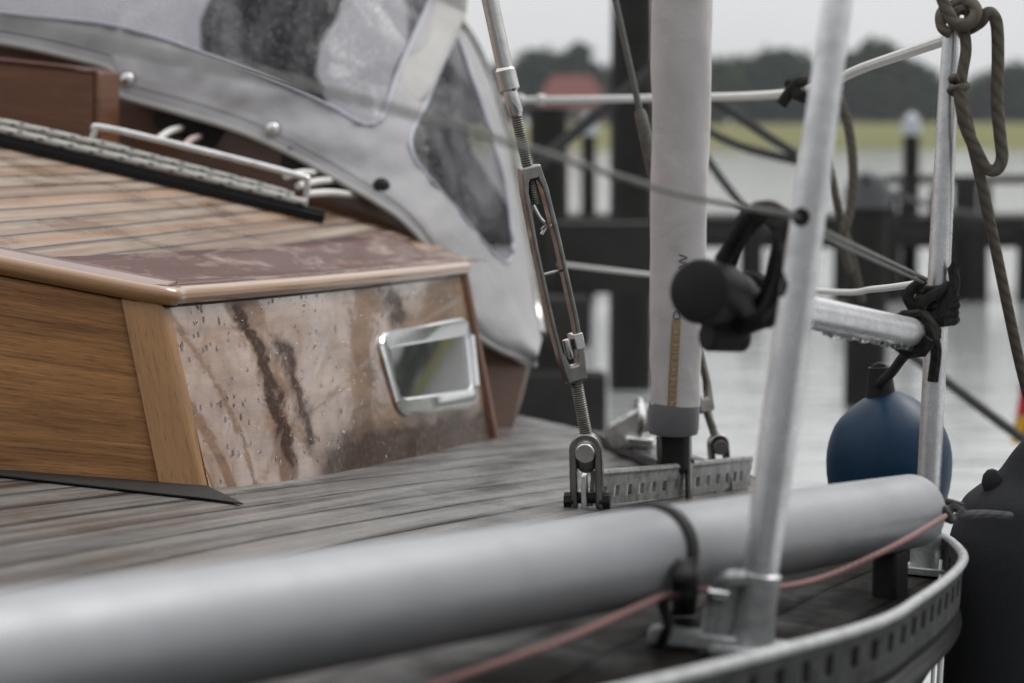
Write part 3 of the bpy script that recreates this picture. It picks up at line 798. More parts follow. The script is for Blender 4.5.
prof = [(0, 0, .0005), (0, 0, .004), (.010, .03, .0075), (.060, .17, .0075), (.070, .20, .005), (.076, .21, .002)]
mb = MB(); rings = []
for iu, iw, off in prof:
    pl = dens(rrect(iu, iw, .09 - iu * .6, .16 - iw * .55))
    rings.append([mb.bm.verts.new(port(u, w, off)) for u, w in pl])
for a, b in zip(rings, rings[1:]):
    for i in range(len(a)): mb.face((a[i], a[(i + 1) % len(a)], b[(i + 1) % len(a)], b[i]))
pf = mb.build('portlight', M['chrome'], B, sharp=30)
mb = MB(); mb.grid([[port(.07 + .86 * i / 10, .19 + .62 * j / 6, .004) for j in range(7)] for i in range(11)])
mb.build('glass_pane', M['glass_dark'], pf)
mb = MB()
mb.tube([port(.968, .22 + .56 * w / 8, .009) for w in range(0, 9)], .006, 10); mb.build('hinge', M['chrome'], pf)

# traveller track, grab rail, control lines
t0, t1 = roof_px(-70, 131), roof_px(323, 224)
ax = (t1 - t0).normalized(); fw = Vector((-ax.y, ax.x, 0)).normalized() * -1
if fw.y > 0: fw = -fw
up = NR
mb = MB(); mb.box((t0 + t1) / 2 - fw * .012 + up * .008, (t1 - t0) / 2, fw * .014, up * .008); mb.box((t0 + t1) / 2 - fw * .012 + up * .019, (t1 - t0) * .5, fw * .008, up * .004)
mb.build('traveller_track', M['black_gloss'], B, bevel=.002)
def trk(px, h, back=0.):   # a point above the track, by distance along it
    best = min((i / 400 for i in range(401)), key=lambda s: abs((512 + F * (t0.lerp(t1, s).x) / t0.lerp(t1, s).y) - px))
    return t0.lerp(t1, best) - fw * (.012 + back) + up * h
mb = MB(); mb.tube(catmull([trk(86, .020, .03), trk(87, .060, .03), trk(95, .072, .03), trk(190, .073, .03), trk(288, .070, .03), trk(300, .062, .03), trk(303, .02, .03)], per=8), .0055, 12)
mb.build('grab_rail', M['alu'], B)
def rope(name, pts, r, m, label, cat, group=None, per=10, seg=10):
    mb = MB(); pp = catmull(pts, per=per); mb.tube(pp, r, seg)
    o = mb.build(name, m, None, base=pp[0]); return tag(o, label, cat, group)
rope('control_line', [trk(-60, .030), trk(60, .029), trk(160, .030), trk(250, .029), trk(303, .028)], .0065, M['rope_blue'], 'thick blue flecked rope lying on the front of the black track', 'rope', 'control lines on the cabin roof')
rope('control_line', [trk(-60, .040, .013), trk(60, .044, .013), trk(180, .042, .014), trk(270, .038, .014), trk(290, .036, .02)], .0055, M['rope_blue'], 'thinner blue flecked rope just behind the thick one on the black track', 'rope', 'control lines on the cabin roof')
rope('control_line', [trk(60, .04, .03), trk(100, .047, .028), trk(128, .043, .03), trk(134, .03, .05)], .0045, M['rope_green'], 'short green flecked rope end beside the grab rail foot', 'rope', 'control lines on the cabin roof')
rope('control_line', [trk(80, .038, .025), trk(130, .044, .026), trk(158, .04, .026), trk(164, .034, .02)], .0045, M['rope_red'], 'short red flecked rope end between the grab rail and the blue flecked ropes', 'rope', 'control lines on the cabin roof')
# hatch garage (mahogany box)
def blk(px0, px1, py_t0, py_t1, py_b0, py_b1, d0, d1, depth):
    return [at(px0, py_b0, d0), at(px1, py_b1, d1), at(px1, py_t1, d1), at(px0, py_t0, d0)], Vector((.05, depth, 0))
mb = MB()
def prism(mb, f, back, uvw=True):
    v0 = [mb.bm.verts.new(p) for p in f]; v1 = [mb.bm.verts.new(p + back) for p in f]; k = len(f)
    L = (f[1] - f[0]).length; H = (f[-1] - f[0]).length
    mb.face(v0, [(0, 0), (L, 0), (L, H), (0, H)] if k == 4 else None); mb.face(v1[::-1])
    for i in range(k): mb.face((v0[i], v1[i], v1[(i + 1) % k], v0[(i + 1) % k]), [(0, 0), (0, .2), (.2, .2), (.2, 0)])
f, bk = blk(-90, 93, 53, 72, 125, 152, 4.16, 4.20, .09); bk = Vector((.018, .09, 0)); prism(mb, f, bk)
hg = mb.build('hatch_garage', M['garage'], B, bevel=.003)
mb = MB()
p0_, p1_ = at(93.4, 153, 4.199), at(93.4, 71.5, 4.199); bk = Vector((.0185, .096, 0))
mb.box((p0_ + p1_) / 2 + bk / 2 + Vector((.006, 0, 0)), bk / 2, Vector((.0055, -.001, 0)), (p1_ - p0_) / 2); mb.build('end_cap', M['garage'], hg, bevel=.003)
mb = MB(); f, bk = blk(-90, 94, 49, 68.5, 53.5, 73, 4.155, 4.195, .1); prism(mb, f, Vector((.018, .095, 0))); mb.build('lid_edge', M['margin'], hg, bevel=.003)
# coaming under the sprayhood
cl = [(-130, 10, 150, 4.54), (-60, 20, 155, 4.52), (20, 32, 160, 4.50), (100, 56, 168, 4.46), (160, 88, 176, 4.42), (220, 106, 188, 4.395), (270, 128, 198, 4.37), (320, 152, 210, 4.335), (360, 172, 222, 4.30), (400, 196, 236, 4.265), (436, 226, 252, 4.25)]
bot = catmull([at(a, c, d) for a, b_, c, d in cl], per=5); top = catmull([at(a, b_, d + .02) for a, b_, c, d in cl], per=5)
mb = MB(); rows, q = [], []; acc = 0
for i, (p, r) in enumerate(zip(bot, top)):
    acc += (p - bot[i - 1]).length if i else 0
    rows.append([p.lerp(r, j / 4) for j in range(5)]); q.append([(acc, j / 4 * .12) for j in range(5)])
mb.grid(rows, q); cmo = mb.build('coaming', M['coaming'], B, solid=.02)
def oval_port(x0, x1, y0, y1, d, slope):
    mb = MB(); c = at((x0 + x1) / 2, (y0 + y1) / 2, d); x = at(x1, y0 + slope * (x1 - x0), d) - at(x0, y0, d); 
    fr = frame(c, x, (0, 0, 1)); hw = x.length / 2; hh = (at(x0, y0, d) - at(x0, y1, d)).length / 2
    mb.extrude(rrect_xy(hw, hh, hh * .8), fr, .018); return mb.build('line_port', M['black'], cmo, bevel=.002)
def rrect_xy(hw, hh, r, n=5):
    return [(cx + r * math.cos(R(a0 + 90 * k / n)), cy + r * math.sin(R(a0 + 90 * k / n))) for cx, cy, a0 in ((hw - r, hh - r, 0), (r - hw, hh - r, 90), (r - hw, r - hh, 180), (hw - r, r - hh, 270)) for k in range(n + 1)]
oval_port(155, 228, 115, 140, 4.405, .36); oval_port(282, 352, 158, 182, 4.325, .42)
for (a, b, m_, lb) in (((158, 139, 4.2), (182, 128, 4.40), 'white_rope', 'pale rope end entering the left coaming hole'), ((184, 146, 4.2), (200, 137, 4.39), 'rope_red', 'pinkish rope end entering the left coaming hole'),
                  ((286, 176, 4.16), (322, 174, 4.33), 'white_rope', 'uppermost of the three white rope ends in the right coaming hole'), ((298, 186, 4.14), (340, 181, 4.32), 'white_rope', 'middle one of the three white rope ends in the right coaming hole'), ((306, 194, 4.12), (356, 196, 4.28), 'white_rope', 'lowest of the three white rope ends in the right coaming hole')):
    pa, pb = at(*a), at(*b)
    rope('rope_end', [pa, pa.lerp(pb, .5) + Vector((0, 0, .004)), pb], .0062, M[m_], lb, 'rope', 'rope ends at the coaming', 6)
# side coaming below the sprayhood corner
mb = MB(); prism(mb, [at(470, 440, 4.36), at(511, 434, 4.40), at(528, 366, 4.46), at(470, 338, 4.42)], Vector((.02, .5, 0)))
mb.build('side_coaming', M['coaming'], B, bevel=.004)
# sheet track with block on the side deck
ta_, tb_ = deck_px(596, 441), deck_px(672, 476)
mb = MB(); dd = (tb_ - ta_).normalized(); sd = ND.cross(dd)
mb.box((ta_ + tb_) / 2 + ND * .010, (tb_ - ta_) / 2, sd * .016, ND * .009); st = mb.build('sheet_track', M['black_gloss'], B, bevel=.003)
bc = ta_.lerp(tb_, .52) + ND * .02
fr = frame(bc + Vector((-.005, -.02, .032)), (.86, -.1, .52), (-.5, 0, .86))
mb = MB(); mb.extrude(rrect_xy(.045, .020, .016), fr, .006)
mb.extrude(rrect_xy(.045, .020, .016), (fr[0] - fr[3] * .03, *fr[1:]), .006); mb.build('block_cheek', M['steel'], st, bevel=.0015)
mb = MB(); mb.extrude(circle(.022, 20), (fr[0] - fr[3] * .015, *fr[1:]), .02); mb.build('sheave', M['steel_dark'], st, bevel=.003)
mb = MB(); fr2 = frame(bc + Vector((.012, -.01, .012)), dd, ND); mb.box(bc + ND * .008, dd * .045, sd * .024, ND * .010); mb.build('slider', M['steel'], st, bevel=.004)
mb = MB(); mb.tube(catmull([bc + dd * .03 + ND * .01, bc + dd * .05 + ND * .05, bc + dd * .01 + ND * .075, bc - dd * .02 + ND * .06], per=6), .006, 10); mb.build('shackle', M['steel'], st)

# ================================================================== SPRAYHOOD
H0 = at(430, 250, 4.5)
SH = thing('sprayhood', H0, 'grey canvas sprayhood with clear rain spotted windows over the cabin', 'sprayhood')
Bp = [(-110, 26, 4.50), (-40, 36, 4.47), (20, 46, 4.45), (70, 57, 4.43), (106, 67, 4.42), (113, 74, 4.41), (117, 92, 4.40), (130, 99, 4.39), (180, 113, 4.37), (230, 128, 4.35), (270, 144, 4.33), (310, 164, 4.30), (345, 184, 4.27), (375, 201, 4.24), (400, 218, 4.22), (418, 236, 4.21), (432, 256, 4.22), (446, 282, 4.25), (462, 312, 4.29), (478, 336, 4.33), (500, 350, 4.38), (520, 358, 4.43), (535, 365, 4.48)]
Tp = [(-110, -200, 4.95), (-40, -200, 4.95), (20, -200, 4.95), (80, -198, 4.95), (130, -190, 4.95), (150, -186, 4.95), (170, -180, 4.95), (200, -168, 4.95), (250, -148, 4.95), (300, -122, 4.95), (345, -92, 4.95), (385, -60, 4.95), (415, -30, 4.95), (440, -2, 4.95), (458, 20, 4.94), (474, 45, 4.93), (487, 76, 4.92), (497, 104, 4.90), (507, 140, 4.88), (516, 190, 4.84), (526, 250, 4.78), (536, 310, 4.70), (541, 340, 4.60)]
PER = 14
Bc = catmull([Vector(b) for b in Bp], per=PER); Tc = catmull([Vector(b) for b in Tp], per=PER)
NV = 150
def hood_px(i, v):
    b, t = Bc[i], Tc[i]
    q = b.lerp(t, v)
    bul = 4 * v * (1 - v)
    wr = noise.noise(Vector((q.x * .012, q.y * .020, 3.))) * .022 + noise.noise(Vector((q.x * .05 + q.y * .03, q.y * .035 - q.x * .02, 8.))) * .006
    return q.x, q.y, q.z - .10 * bul + wr * min(1, v * 12)
def inside(px, py, poly):
    r = False
    for (x1, y1), (x2, y2) in zip(poly, poly[1:] + poly[:1]):
        if (y1 > py) != (y2 > py) and px < (x2 - x1) * (py - y1) / (y2 - y1) + x1: r = not r
    return r
front_win = [(p.x, p.y) for p in catmull([Vector((x, y, 0)) for x, y in [(-105, -2), (-40, 6), (0, 13), (60, 19), (110, 25), (160, 38), (200, 52), (245, 69), (290, 87), (330, 106), (352, 119), (368, 125), (380, 120), (388, 105), (396, 78), (412, 40), (430, 0), (440, -25)]], per=6)] + [(400, -60), (300, -125), (150, -172), (-100, -176)]
side_win = [(p.x, p.y) for p in catmull([Vector((x, y, 0)) for x, y in [(456, 36), (440, 70), (424, 108), (413, 130), (411, 146), (418, 164), (440, 190), (462, 215), (482, 240), (498, 258), (508, 262), (513, 250), (511, 225), (505, 185), (496, 150), (484, 112), (472, 76), (462, 46), (456, 36)]], per=6)][:-1]
n_i = len(Bc)
cell = {}
verts3 = [[at(*hood_px(i, j / NV)) for j in range(NV + 1)] for i in range(n_i)]
bms = {k: (MB(), {}) for k in ('canvas', 'front', 'side')}
for i in range(n_i - 1):
    for j in range(NV):
        cx, cy, _ = hood_px(i, (j + .5) / NV); cx2, cy2, _ = hood_px(i + 1, (j + .5) / NV)
        cx, cy = (cx + cx2) / 2, (cy + cy2) / 2
        key = 'front' if inside(cx, cy, front_win) else 'side' if inside(cx, cy, side_win) else 'canvas'
        mb, vd_ = bms[key]
        vs = []
        for q in ((i, j), (i + 1, j), (i + 1, j + 1), (i, j + 1)):
            if q not in vd_: vd_[q] = mb.bm.verts.new(verts3[q[0]][q[1]])
            vs.append(vd_[q])
        mb.face(vs)
bms['canvas'][0].build('canvas', M['canvas'], SH, solid=.004)
bms['front'][0].build('front_window', M['vinyl'], SH)
bms['side'][0].build('side_window', M['vinyl'], SH)
def hood_pt(px, py, lift=0.):
    best = None
    for i in range(0, n_i, 2):
        for j in range(0, NV + 1, 2):
            x, y, d = hood_px(i, j / NV); e = (x - px) ** 2 + (y - py) ** 2
            if best is None or e < best[0]: best = (e, d)
    return at(px, py, best[1] - lift)
for poly, nm in ((front_win[12:103], 'window_piping'), (side_win + side_win[:1], 'window_piping')):
    mb = MB(); mb.tube([hood_pt(x, y, .006) for x, y in poly[::2]], .0034, 8); mb.build(nm, M['piping'], SH)
mb = MB(); mb.tube([at(x, y, d - .002) for x, y, d in Bc[::2]], .0055, 8); mb.build('hem', M['canvas_pale'], SH)
mb = MB(); mb.tube([at(*(lambda h: (h[0], h[1], h[2] - .004))(hood_px(i, .055))) for i in range(0, n_i, 2)], .0013, 6); mb.build('stitching', M['canvas_pale'], SH)
mb = MB(); mb.tube([at(x, y, d + .004) for x, y, d in Tc[::3]], .012, 10); mb.build('frame_bow', M['steel_dark'], SH)
# hood roof behind the front bow
mb = MB(); rows = []
for q in Tc[:190:4]:
    p = at(*q); rows.append([p, p + Vector((0, .25, .02)), p + Vector((0, .6, .01))])
mb.grid(rows); mb.build('roof_canvas', M['canvas'], SH, solid=.004)
# dark panels added inside to darken parts of the windows
for pts in ([(196, -190, 5.6), (345, -150, 5.7), (322, 130, 5.7), (214, 110, 5.6)], [(398, -120, 5.75), (428, -60, 5.75), (506, 240, 5.7), (400, 200, 5.75)]):
    a_, b_, c_, d_ = [at(*q) for q in pts]; rows = []
    for i in range(25):
        t_ = i / 24
        rows.append([a_.lerp(b_, t_).lerp(d_.lerp(c_, t_), j / 10) + Vector((.03 * math.sin(j * 1.3 + pts[0][0]) * (1 if i in (0, 24) else .6), .025 * math.sin(t_ * 21 + j * .2), 0)) for j in range(11)])
    mb = MB(); mb.grid(rows); mb.build('added_dark_panel', M['added_panel'], SH, solid=.003)
# strap flap
mb = MB(); rows = []
fd0, fd1 = hood_pt(448, 5).y, hood_pt(409, 95).y
for k in range(61):
    t = k / 60
    L_ = Vector((431, -4, 0)).lerp(Vector((393, 84, 0)), t); Rr = Vector((466, 14, 0)).lerp(Vector((426, 104, 0)), t)
    if t > .8:
        s_ = (t - .8) / .2; c_ = (L_ + Rr) / 2; w_ = math.sqrt(max(0, 1 - s_ ** 2.2)); c_ = c_ + Vector((-6, 17, 0)) * s_
        L_, Rr = c_.lerp(L_ + Vector((-1.5, 5, 0)) * s_, w_), c_.lerp(Rr + Vector((-3, 4, 0)) * s_, w_)
    rows.append([at(*(L_.lerp(Rr, j / 6))[:2], fd0 + (fd1 - fd0) * t - .020 - .006 * math.sin(t * 3)) for j in range(7)])
top0 = [p + Vector((.012, .06, .17)) * 1.0 for p in rows[0]]
rows.insert(0, top0)
mb.grid(rows); mb.build('strap_flap', M['canvas_pale'], SH, solid=.004)
for px, py, m_ in ((127, 80, 'steel'), (272, 130, 'steel'), (381, 187, 'black')):
    c = hood_pt(px, py, .006); fr = frame(c, (1, 0, 0), (0, .15, 1))
    mb = MB(); mb.ball(c, .0135, 16, (1, .6, 1)); mb.tube([c + Vector((0, .012, 0)), c + Vector((0, .002, 0))], .016, 16); mb.build('snap_stud', M[m_], SH)

# ================================================================== SHROUDS
def turn_frame(o, axis, facing): 
    y = Vector(axis).normalized(); x = facing.cross(y).normalized(); return (Vector(o), x, y, x.cross(y))
def inverted_u(mb, c, fr, w, h, bar, dep):
    """fork: inverted U of square bar, c top centre"""
    o, x, y, z = fr
    out, inn = [], []
    for k in range(13):
        a = math.pi * k / 12; out.append((w / 2 * math.cos(a), w / 2 * math.sin(a))); inn.append(((w / 2 - bar) * math.cos(a), (w / 2 - bar) * math.sin(a)))
    out = [(w / 2, -h)] + out + [(-w / 2, -h)]; inn = [(w / 2 - bar, -h)] + inn + [(-(w / 2 - bar), -h)]
    V = [[mb.bm.verts.new(o + x * p[0] + y * p[1] + z * s) for s in (-dep / 2, dep / 2)] for p in out]
    U = [[mb.bm.verts.new(o + x * p[0] + y * p[1] + z * s) for s in (-dep / 2, dep / 2)] for p in inn]
    for i in range(len(V) - 1):
        mb.face((V[i][0], V[i][1], V[i + 1][1], V[i + 1][0])); mb.face((U[i][0], U[i + 1][0], U[i + 1][1], U[i][1]))
        mb.face((V[i][1], U[i][1], U[i + 1][1], V[i + 1][1])); mb.face((V[i][0], V[i + 1][0], U[i + 1][0], U[i][0]))
    for i in (0, -1): mb.face((V[i][0], U[i][0], U[i][1], V[i][1]))
face = Vector((-.05, -1, .02)).normalized()
def d1(y): return 2.985 - .00005 * (500 - y)
def s1(x, y): return at(x, y, d1(y))
base1 = s1(586, 512)
T1 = thing('shroud', base1, 'sharp steel shroud with open turnbuckle, standing beside the portlight', 'shroud', 'shrouds')
mb = MB(); mb.tube([s1(462, -140), s1(474, -75), s1(488, -10)], .0052, 10); mb.build('wire', M['wire'], T1)
mb = MB(); mb.tube([s1(487.5, -12), s1(505, 69)], .0103, 18); mb.build('swage_terminal', M['steel'], T1)
mb = MB(); mb.tube([s1(504.6, 67), s1(505, 70), s1(509.8, 89), s1(510, 91)], [.010, .0128, .0125, .010], 18); mb.build('swage_sleeve', M['steel'], T1)
mb = MB(); mb.tube([s1(509.8, 90), s1(511, 95), s1(516, 112), s1(516.4, 116)], [.0085, .0092, .0088, .0075], 16); mb.build('stud_collar', M['steel'], T1)
def threaded(mb, a, b, r, pitch=.0028):
    L = (b - a).length; k = int(L / pitch * 2); pts = [a.lerp(b, i / k) for i in range(k + 1)]
    mb.tube(pts, [r * (1 if i % 2 else .86) for i in range(k + 1)], 14)
mb = MB(); threaded(mb, s1(516, 114), s1(528.5, 170), .0075); threaded(mb, s1(528.5, 169), s1(536, 204), .0068); mb.build('upper_threaded_rod', M['bronze'], T1, sharp=60)
ba, bb = s1(528.5, 166), s1(576, 382)
fr = turn_frame(ba, bb - ba, Vector((.35, -1, 0)).normalized()); LB = (bb - ba).length
ol = [(.0125, 0), (.0165, .03), (.0185, .10), (.0185, .20), (.0165, .245), (.0125, LB)]
il = [(.006, .018), (.0095, .032), (.0125, .10), (.0125, .20), (.0105, .235), (.005, LB - .022)]
outer = [(x, y) for x, y in ol] + [(-x, y) for x, y in ol[::-1]]; inner = [(x, y) for x, y in il] + [(-x, y) for x, y in il[::-1]]
def smooth_poly(pl):
    out = []
    for i in range(len(pl)):
        a, b, c = Vector(pl[i - 1]), Vector(pl[i]), Vector(pl[(i + 1) % len(pl)])
        out += [tuple(b.lerp(a, .22)), tuple(b), tuple(b.lerp(c, .22))]
    return out
mb = MB(); mb.extrude(smooth_poly(outer), fr, .019, smooth_poly(inner)); body = mb.build('turnbuckle_body', M['steel_dark'], T1, bevel=.0022)
mb = MB(); mb.tube([ba + fr[2] * (LB - .03), ba + fr[2] * (LB - .055)], .006, 12); mb.box(ba + fr[2] * (LB - .05) + fr[1] * .012, fr[1] * .006, fr[2] * .010, fr[3] * .013); mb.build('lock_nut', M['steel'], body, bevel=.001)
mb = MB(); mb.tube([ba + fr[2] * .135 - fr[1] * .014 + fr[3] * -.006, ba + fr[2] * .135 + fr[1] * .014], .0022, 8); mb.build('cotter_pin', M['steel_dark'], body)
mb = MB(); c_ = ba + fr[2] * .045
mb.tube(catmull([c_ - fr[1] * .006 + fr[3] * .0, c_ + fr[2] * .02, c_ + fr[2] * .03 + fr[1] * .006, c_ + fr[2] * .036 + fr[1] * .004 + fr[3] * .012], per=6), .0023, 8)
mb.tube([c_ + fr[2] * .034 + fr[1] * .008 + fr[3] * .008, c_ + fr[2] * .042 + fr[1] * .001 + fr[3] * .01], .002, 8); mb.build('split_pin', M['steel'], body)
mb = MB(); threaded(mb, s1(575.5, 378), s1(586, 434), .0082); mb.build('lower_threaded_rod', M['bronze'], T1, sharp=60)
tp_ = s1(586.3, 449)
fr = turn_frame(tp_, s1(585.5, 440) - s1(587, 515), Vector((-.15, -1, .05)).normalized())
mb = MB(); inverted_u(mb, None, fr, .0415, .075, .0095, .020); tg = mb.build('toggle', M['steel_dark'], T1, bevel=.002)
mb = MB(); mb.extrude(circle(.0125, 24), (tp_ - fr[2] * .003, *fr[1:]), .034); mb.build('clevis_pin', M['steel'], tg, bevel=.0015)
mb = MB(); mb.tube([tp_ - fr[2] * .062 - fr[1] * .028, tp_ - fr[2] * .062 + fr[1] * .028], .0075, 12)
mb.tube([tp_ - fr[2] * .066 - fr[1] * .029, tp_ - fr[2] * .066 - fr[1] * .016], .011, 8); mb.tube([tp_ - fr[2] * .066 + fr[1] * .029, tp_ - fr[2] * .066 + fr[1] * .016], .011, 8); mb.build('bolt', M['black_gloss'], tg)
mb = MB(); mb.box(tp_ - fr[2] * .060 + fr[1] * .003, fr[1] * .0035, fr[2] * .028, fr[3] * .012); mb.build('tang', M['chrome'], tg, bevel=.001)
mb = MB(); mb.ball(tp_ - fr[2] * .016, .0135, 14, (1, .7, 1.1)); mb.build('rod_eye', M['bronze'], tg)

# padded shroud cover
D2 = 3.27
def s2(x, y): return at(x, y, D2 - .00006 * (480 - y))
base2 = s2(677, 500)
T2 = thing('shroud', base2, 'shroud wrapped in a pale grey padded cover with printed lettering', 'shroud', 'shrouds')
cpx = [(683, -60, 30.5), (682.3, 0, 30), (681, 60, 30), (680.6, 110, 29), (680, 170, 28.6), (678.6, 230, 28), (677.5, 290, 27.4), (676, 340, 26.4), (675, 380, 25.4), (674.5, 406, 25.2)]
pc = catmull([Vector(q) for q in cpx], per=14)
rows = []
mb = MB(); rr = random.Random(3)
SEG = 40
ringv = []
for i, q in enumerate(pc):
    c = s2(q.x, q.y); r0 = q.z / F * D2
    ring = []
    for k in range(SEG + 1):
        a = 2 * math.pi * k / SEG
        w_ = 1 + .018 * math.sin(3 * a + q.y * .02) + .014 * math.sin(5 * a - q.y * .045 + 1)
        lowk = max(0., min(1., (q.y - 250) / 120))
        w_ += noise.noise(Vector((math.cos(a) * 1.6, math.sin(a) * 1.6, q.y * .035))) * (.018 + .035 * lowk)
        ring.append(c + Vector((math.cos(a) * r0 * w_, math.sin(a) * r0 * .9 * w_, 0)))
    ringv.append(ring)
mb.grid(ringv, [[(i * .02, k / SEG * .25) for k in range(SEG + 1)] for i in range(len(ringv))]); cov = mb.build('padded_cover', M['cover'], T2, weld=True)
mb = MB(); mb.tube([s2(674.5, 403), s2(674, 408), s2(673.2, 428), s2(673.1, 433)], [.0345, .0353, .0352, .0335], 32, caps=True); mb.build('cuff', M['cuff'], T2)
mb = MB(); mb.tube([s2(706, -60), s2(704, 60), s2(704, 200), s2(698, 340), s2(693, 410)], .002, 6); mb.build('seam', M['cuff'], cov)
mb = MB(); mb.tube([s2(674, 428), s2(675, 468), s2(675.2, 474)], [.0195, .0185, .012], 20); mb.build('terminal', M['black'], T2)
mb = MB()
for x in (660, 688): mb.tube([s2(x, 436), s2(x + .5, 470), s2(x + 1, 505)], .0065, 10, flat=.8)
mb.tube([s2(656, 462), s2(694, 460)], .005, 10); mb.build('fork', M['steel_dark'], T2)
# printing on the cover
def on_cover(px, py, lift=.0012):
    i = min(range(len(pc)), key=lambda k: abs(pc[k].y - py)); q = pc[i]; c = s2(q.x + (pc[i].x - q.x), py); r0 = q.z / F * D2
    cx = s2(px, py).x - c.x; a = math.acos(max(-1, min(1, cx / r0)))
    w_ = 1 + .018 * math.sin(3 * -a + py * .02) + .014 * math.sin(5 * -a - py * .045 + 1)
    w_ += noise.noise(Vector((math.cos(-a) * 1.6, math.sin(-a) * 1.6, py * .035))) * (.018 + .035 * max(0., min(1., (py - 250) / 120)))
    return c + Vector((math.cos(a) * (r0 * w_ + lift), -math.sin(a) * (r0 * .9 * w_ + lift), 0))
GLY = {'W': [[(0, 1), (.25, 0), (.5, 1), (.75, 0), (1, 1)]], 'D': [[(0, 0), (0, 1), (.6, .9), (.9, .5), (.6, .1), (0, 0)]], 'M': [[(0, 0), (.1, 1), (.5, .3), (.9, 1), (1, 0)]],
       'E': [[(.9, 0), (0, 0), (0, 1), (.9, 1)], [(0, .5), (.7, .5)]], 'I': [[(.5, 0), (.5, 1)]], 'T': [[(.5, 0), (.5, 1)], [(0, 1), (1, 1)]], 'H': [[(0, 0), (0, 1)], [(1, 0), (1, 1)], [(0, .5), (1, .5)]], 'L': [[(0, 1), (0, 0), (.8, 0)]]}
def letters(txt, x0, y0, hgt, adv, slant, r, m_, nm, lift=.0012):
    """text read upwards: letter right = image up, letter top = image left"""
    mb = MB(); y = y0
    for ch in txt:
        for st_ in GLY.get(ch, []):
            mb.tube(catmull([on_cover(x0 + slant * (y0 - (y - p[0] * adv * .75)) - p[1] * hgt, y - p[0] * adv * .75, lift) for p in st_], per=3), r, 5)
        y -= adv
    return mb.build(nm, m_, cov)
letters('D', 678.6, 316.5, 6.5, 12, .02, .00085, M['ink'], 'printed_letter')
letters('W', 685, 266, 8., 17, .02, .00085, M['ink'], 'printed_letter')
mb = MB(); rows = []
for k in range(30):
    y = 318.5 + 85 * k / 29; xl = 670.6 - 4.6 * k / 29
    rows.append([on_cover(xl + 8.4 * j / 4, y, .0009) for j in range(5)])
mb.grid(rows); mb.build('ochre_panel', M['ochre'], cov)
letters('MEILETHEIMTEILEHEILMTE', 673.4, 402.5, 5.0, 3.75, .053, .0004, M['pale_ink'], 'panel_lettering', .0014)

# third shroud
D3 = 3.47
def s3(x, y): return at(x, y, D3)
T3 = thing('shroud', s3(722, 492), 'thin shroud passing behind the padded grey cover to a dark toggle', 'shroud', 'shrouds')
mb = MB(); mb.tube([s3(601, -60), s3(615, 0), s3(640, 112)], .0048, 10); mb.build('wire', M['wire'], T3)
mb = MB(); mb.tube([s3(639.5, 110), s3(641, 116), s3(656, 186), s3(660, 210)], [.007, .0092, .009, .008], 14); mb.build('swage_terminal', M['bronze'], T3)
mb = MB(); a, b = s3(659, 208), s3(706, 412)
ff = turn_frame(a, b - a, Vector((.6, -1, 0)).normalized()); LL = (b - a).length
mb.extrude([(.012, 0), (.016, .04), (.016, LL - .04), (.012, LL), (-.012, LL), (-.016, LL - .04), (-.016, .04), (-.012, 0)], ff, .014, [(.005, .02), (.010, .045), (.010, LL - .045), (.005, LL - .02), (-.005, LL - .02), (-.010, LL - .045), (-.010, .045), (-.005, .02)])
mb.build('turnbuckle_body', M['steel_dark'], T3, bevel=.002)
mb = MB(); threaded(mb, s3(705, 405), s3(718, 445), .0066); mb.build('lower_threaded_rod', M['bronze'], T3, sharp=60)
fr = turn_frame(s3(718, 444), s3(717, 436) - s3(722, 500), Vector((.2, -1, 0)).normalized())
mb = MB(); inverted_u(mb, None, fr, .030, .07, .008, .018); mb.build('toggle', M['steel_dark'], T3, bevel=.002)
mb = MB(); mb.extrude(circle(.011, 16), (fr[0] - fr[2] * .004, *fr[1:]), .028); mb.build('clevis_pin', M['bronze'], T3, bevel=.001)

# ================================================================== STANCHIONS
sb, stp = at(748.5, 657, 1.90), at(847, -70, 1.90)
N1 = thing('stanchion', sb, 'near tapered aluminium stanchion in a cast socket beside the grey pole', 'stanchion', 'stanchions')
sa = (stp - sb).normalized(); Ls = (stp - sb).length
def st1(h): return sb + sa * h
hs = .068
mb = MB(); mb.tube([st1(hs - .02), st1(hs), st1(.2), st1(.4), st1(Ls - .01), st1(Ls)], [.0148, .0148, .0153, .0134, .0118, .006], 28); mb.build('tube', M['alu'], N1)
mb = MB()
sx = Vector((1, 0, 0)) - sa * sa.x; sx.normalize(); sy = sa.cross(sx)
hh_ = [(-.012, .0235, .024), (.0, .0225, .023), (.012, .0195, .0195), (.03, .0172, .0178), (.05, .0170, .0175), (hs, .0176, .0176), (hs + .002, .015, .015)]
rg = []
for z_, a_, b_ in hh_: rg.append([st1(z_) + sx * math.cos(2 * math.pi * k / 24) * a_ + sy * math.sin(2 * math.pi * k / 24) * b_ for k in range(25)])
mb.grid(rg); mb.build('socket', M['alu_dull'], N1, weld=True)
mb = MB()
gp = [st1(.066) - sx * .012 + Vector((0, -.012, 0)), st1(.062) - sx * .026 + Vector((0, -.010, 0)), st1(.045) - sx * .033, st1(.02) - sx * .034, st1(0) - sx * .036]
mb.tube(catmull(gp, per=5), [.007] * 20 + [.0075], 10)
mb.build('gusset_rim', M['alu_dull'], N1)
mb = MB(); mb.extrude([(-.036, -.002), (-.012, -.002), (-.012, .062), (-.028, .058), (-.036, .04)], (sb, sx, sa, sx.cross(sa)), .008); mb.build('gusset_plate', M['alu_dull'], N1, bevel=.001)
fa, fb = deck_px(650, 634, .008), deck(sb.x + .01, sb.y - .005, .009)
fd = (fb - fa).normalized(); fs = ND.cross(fd)
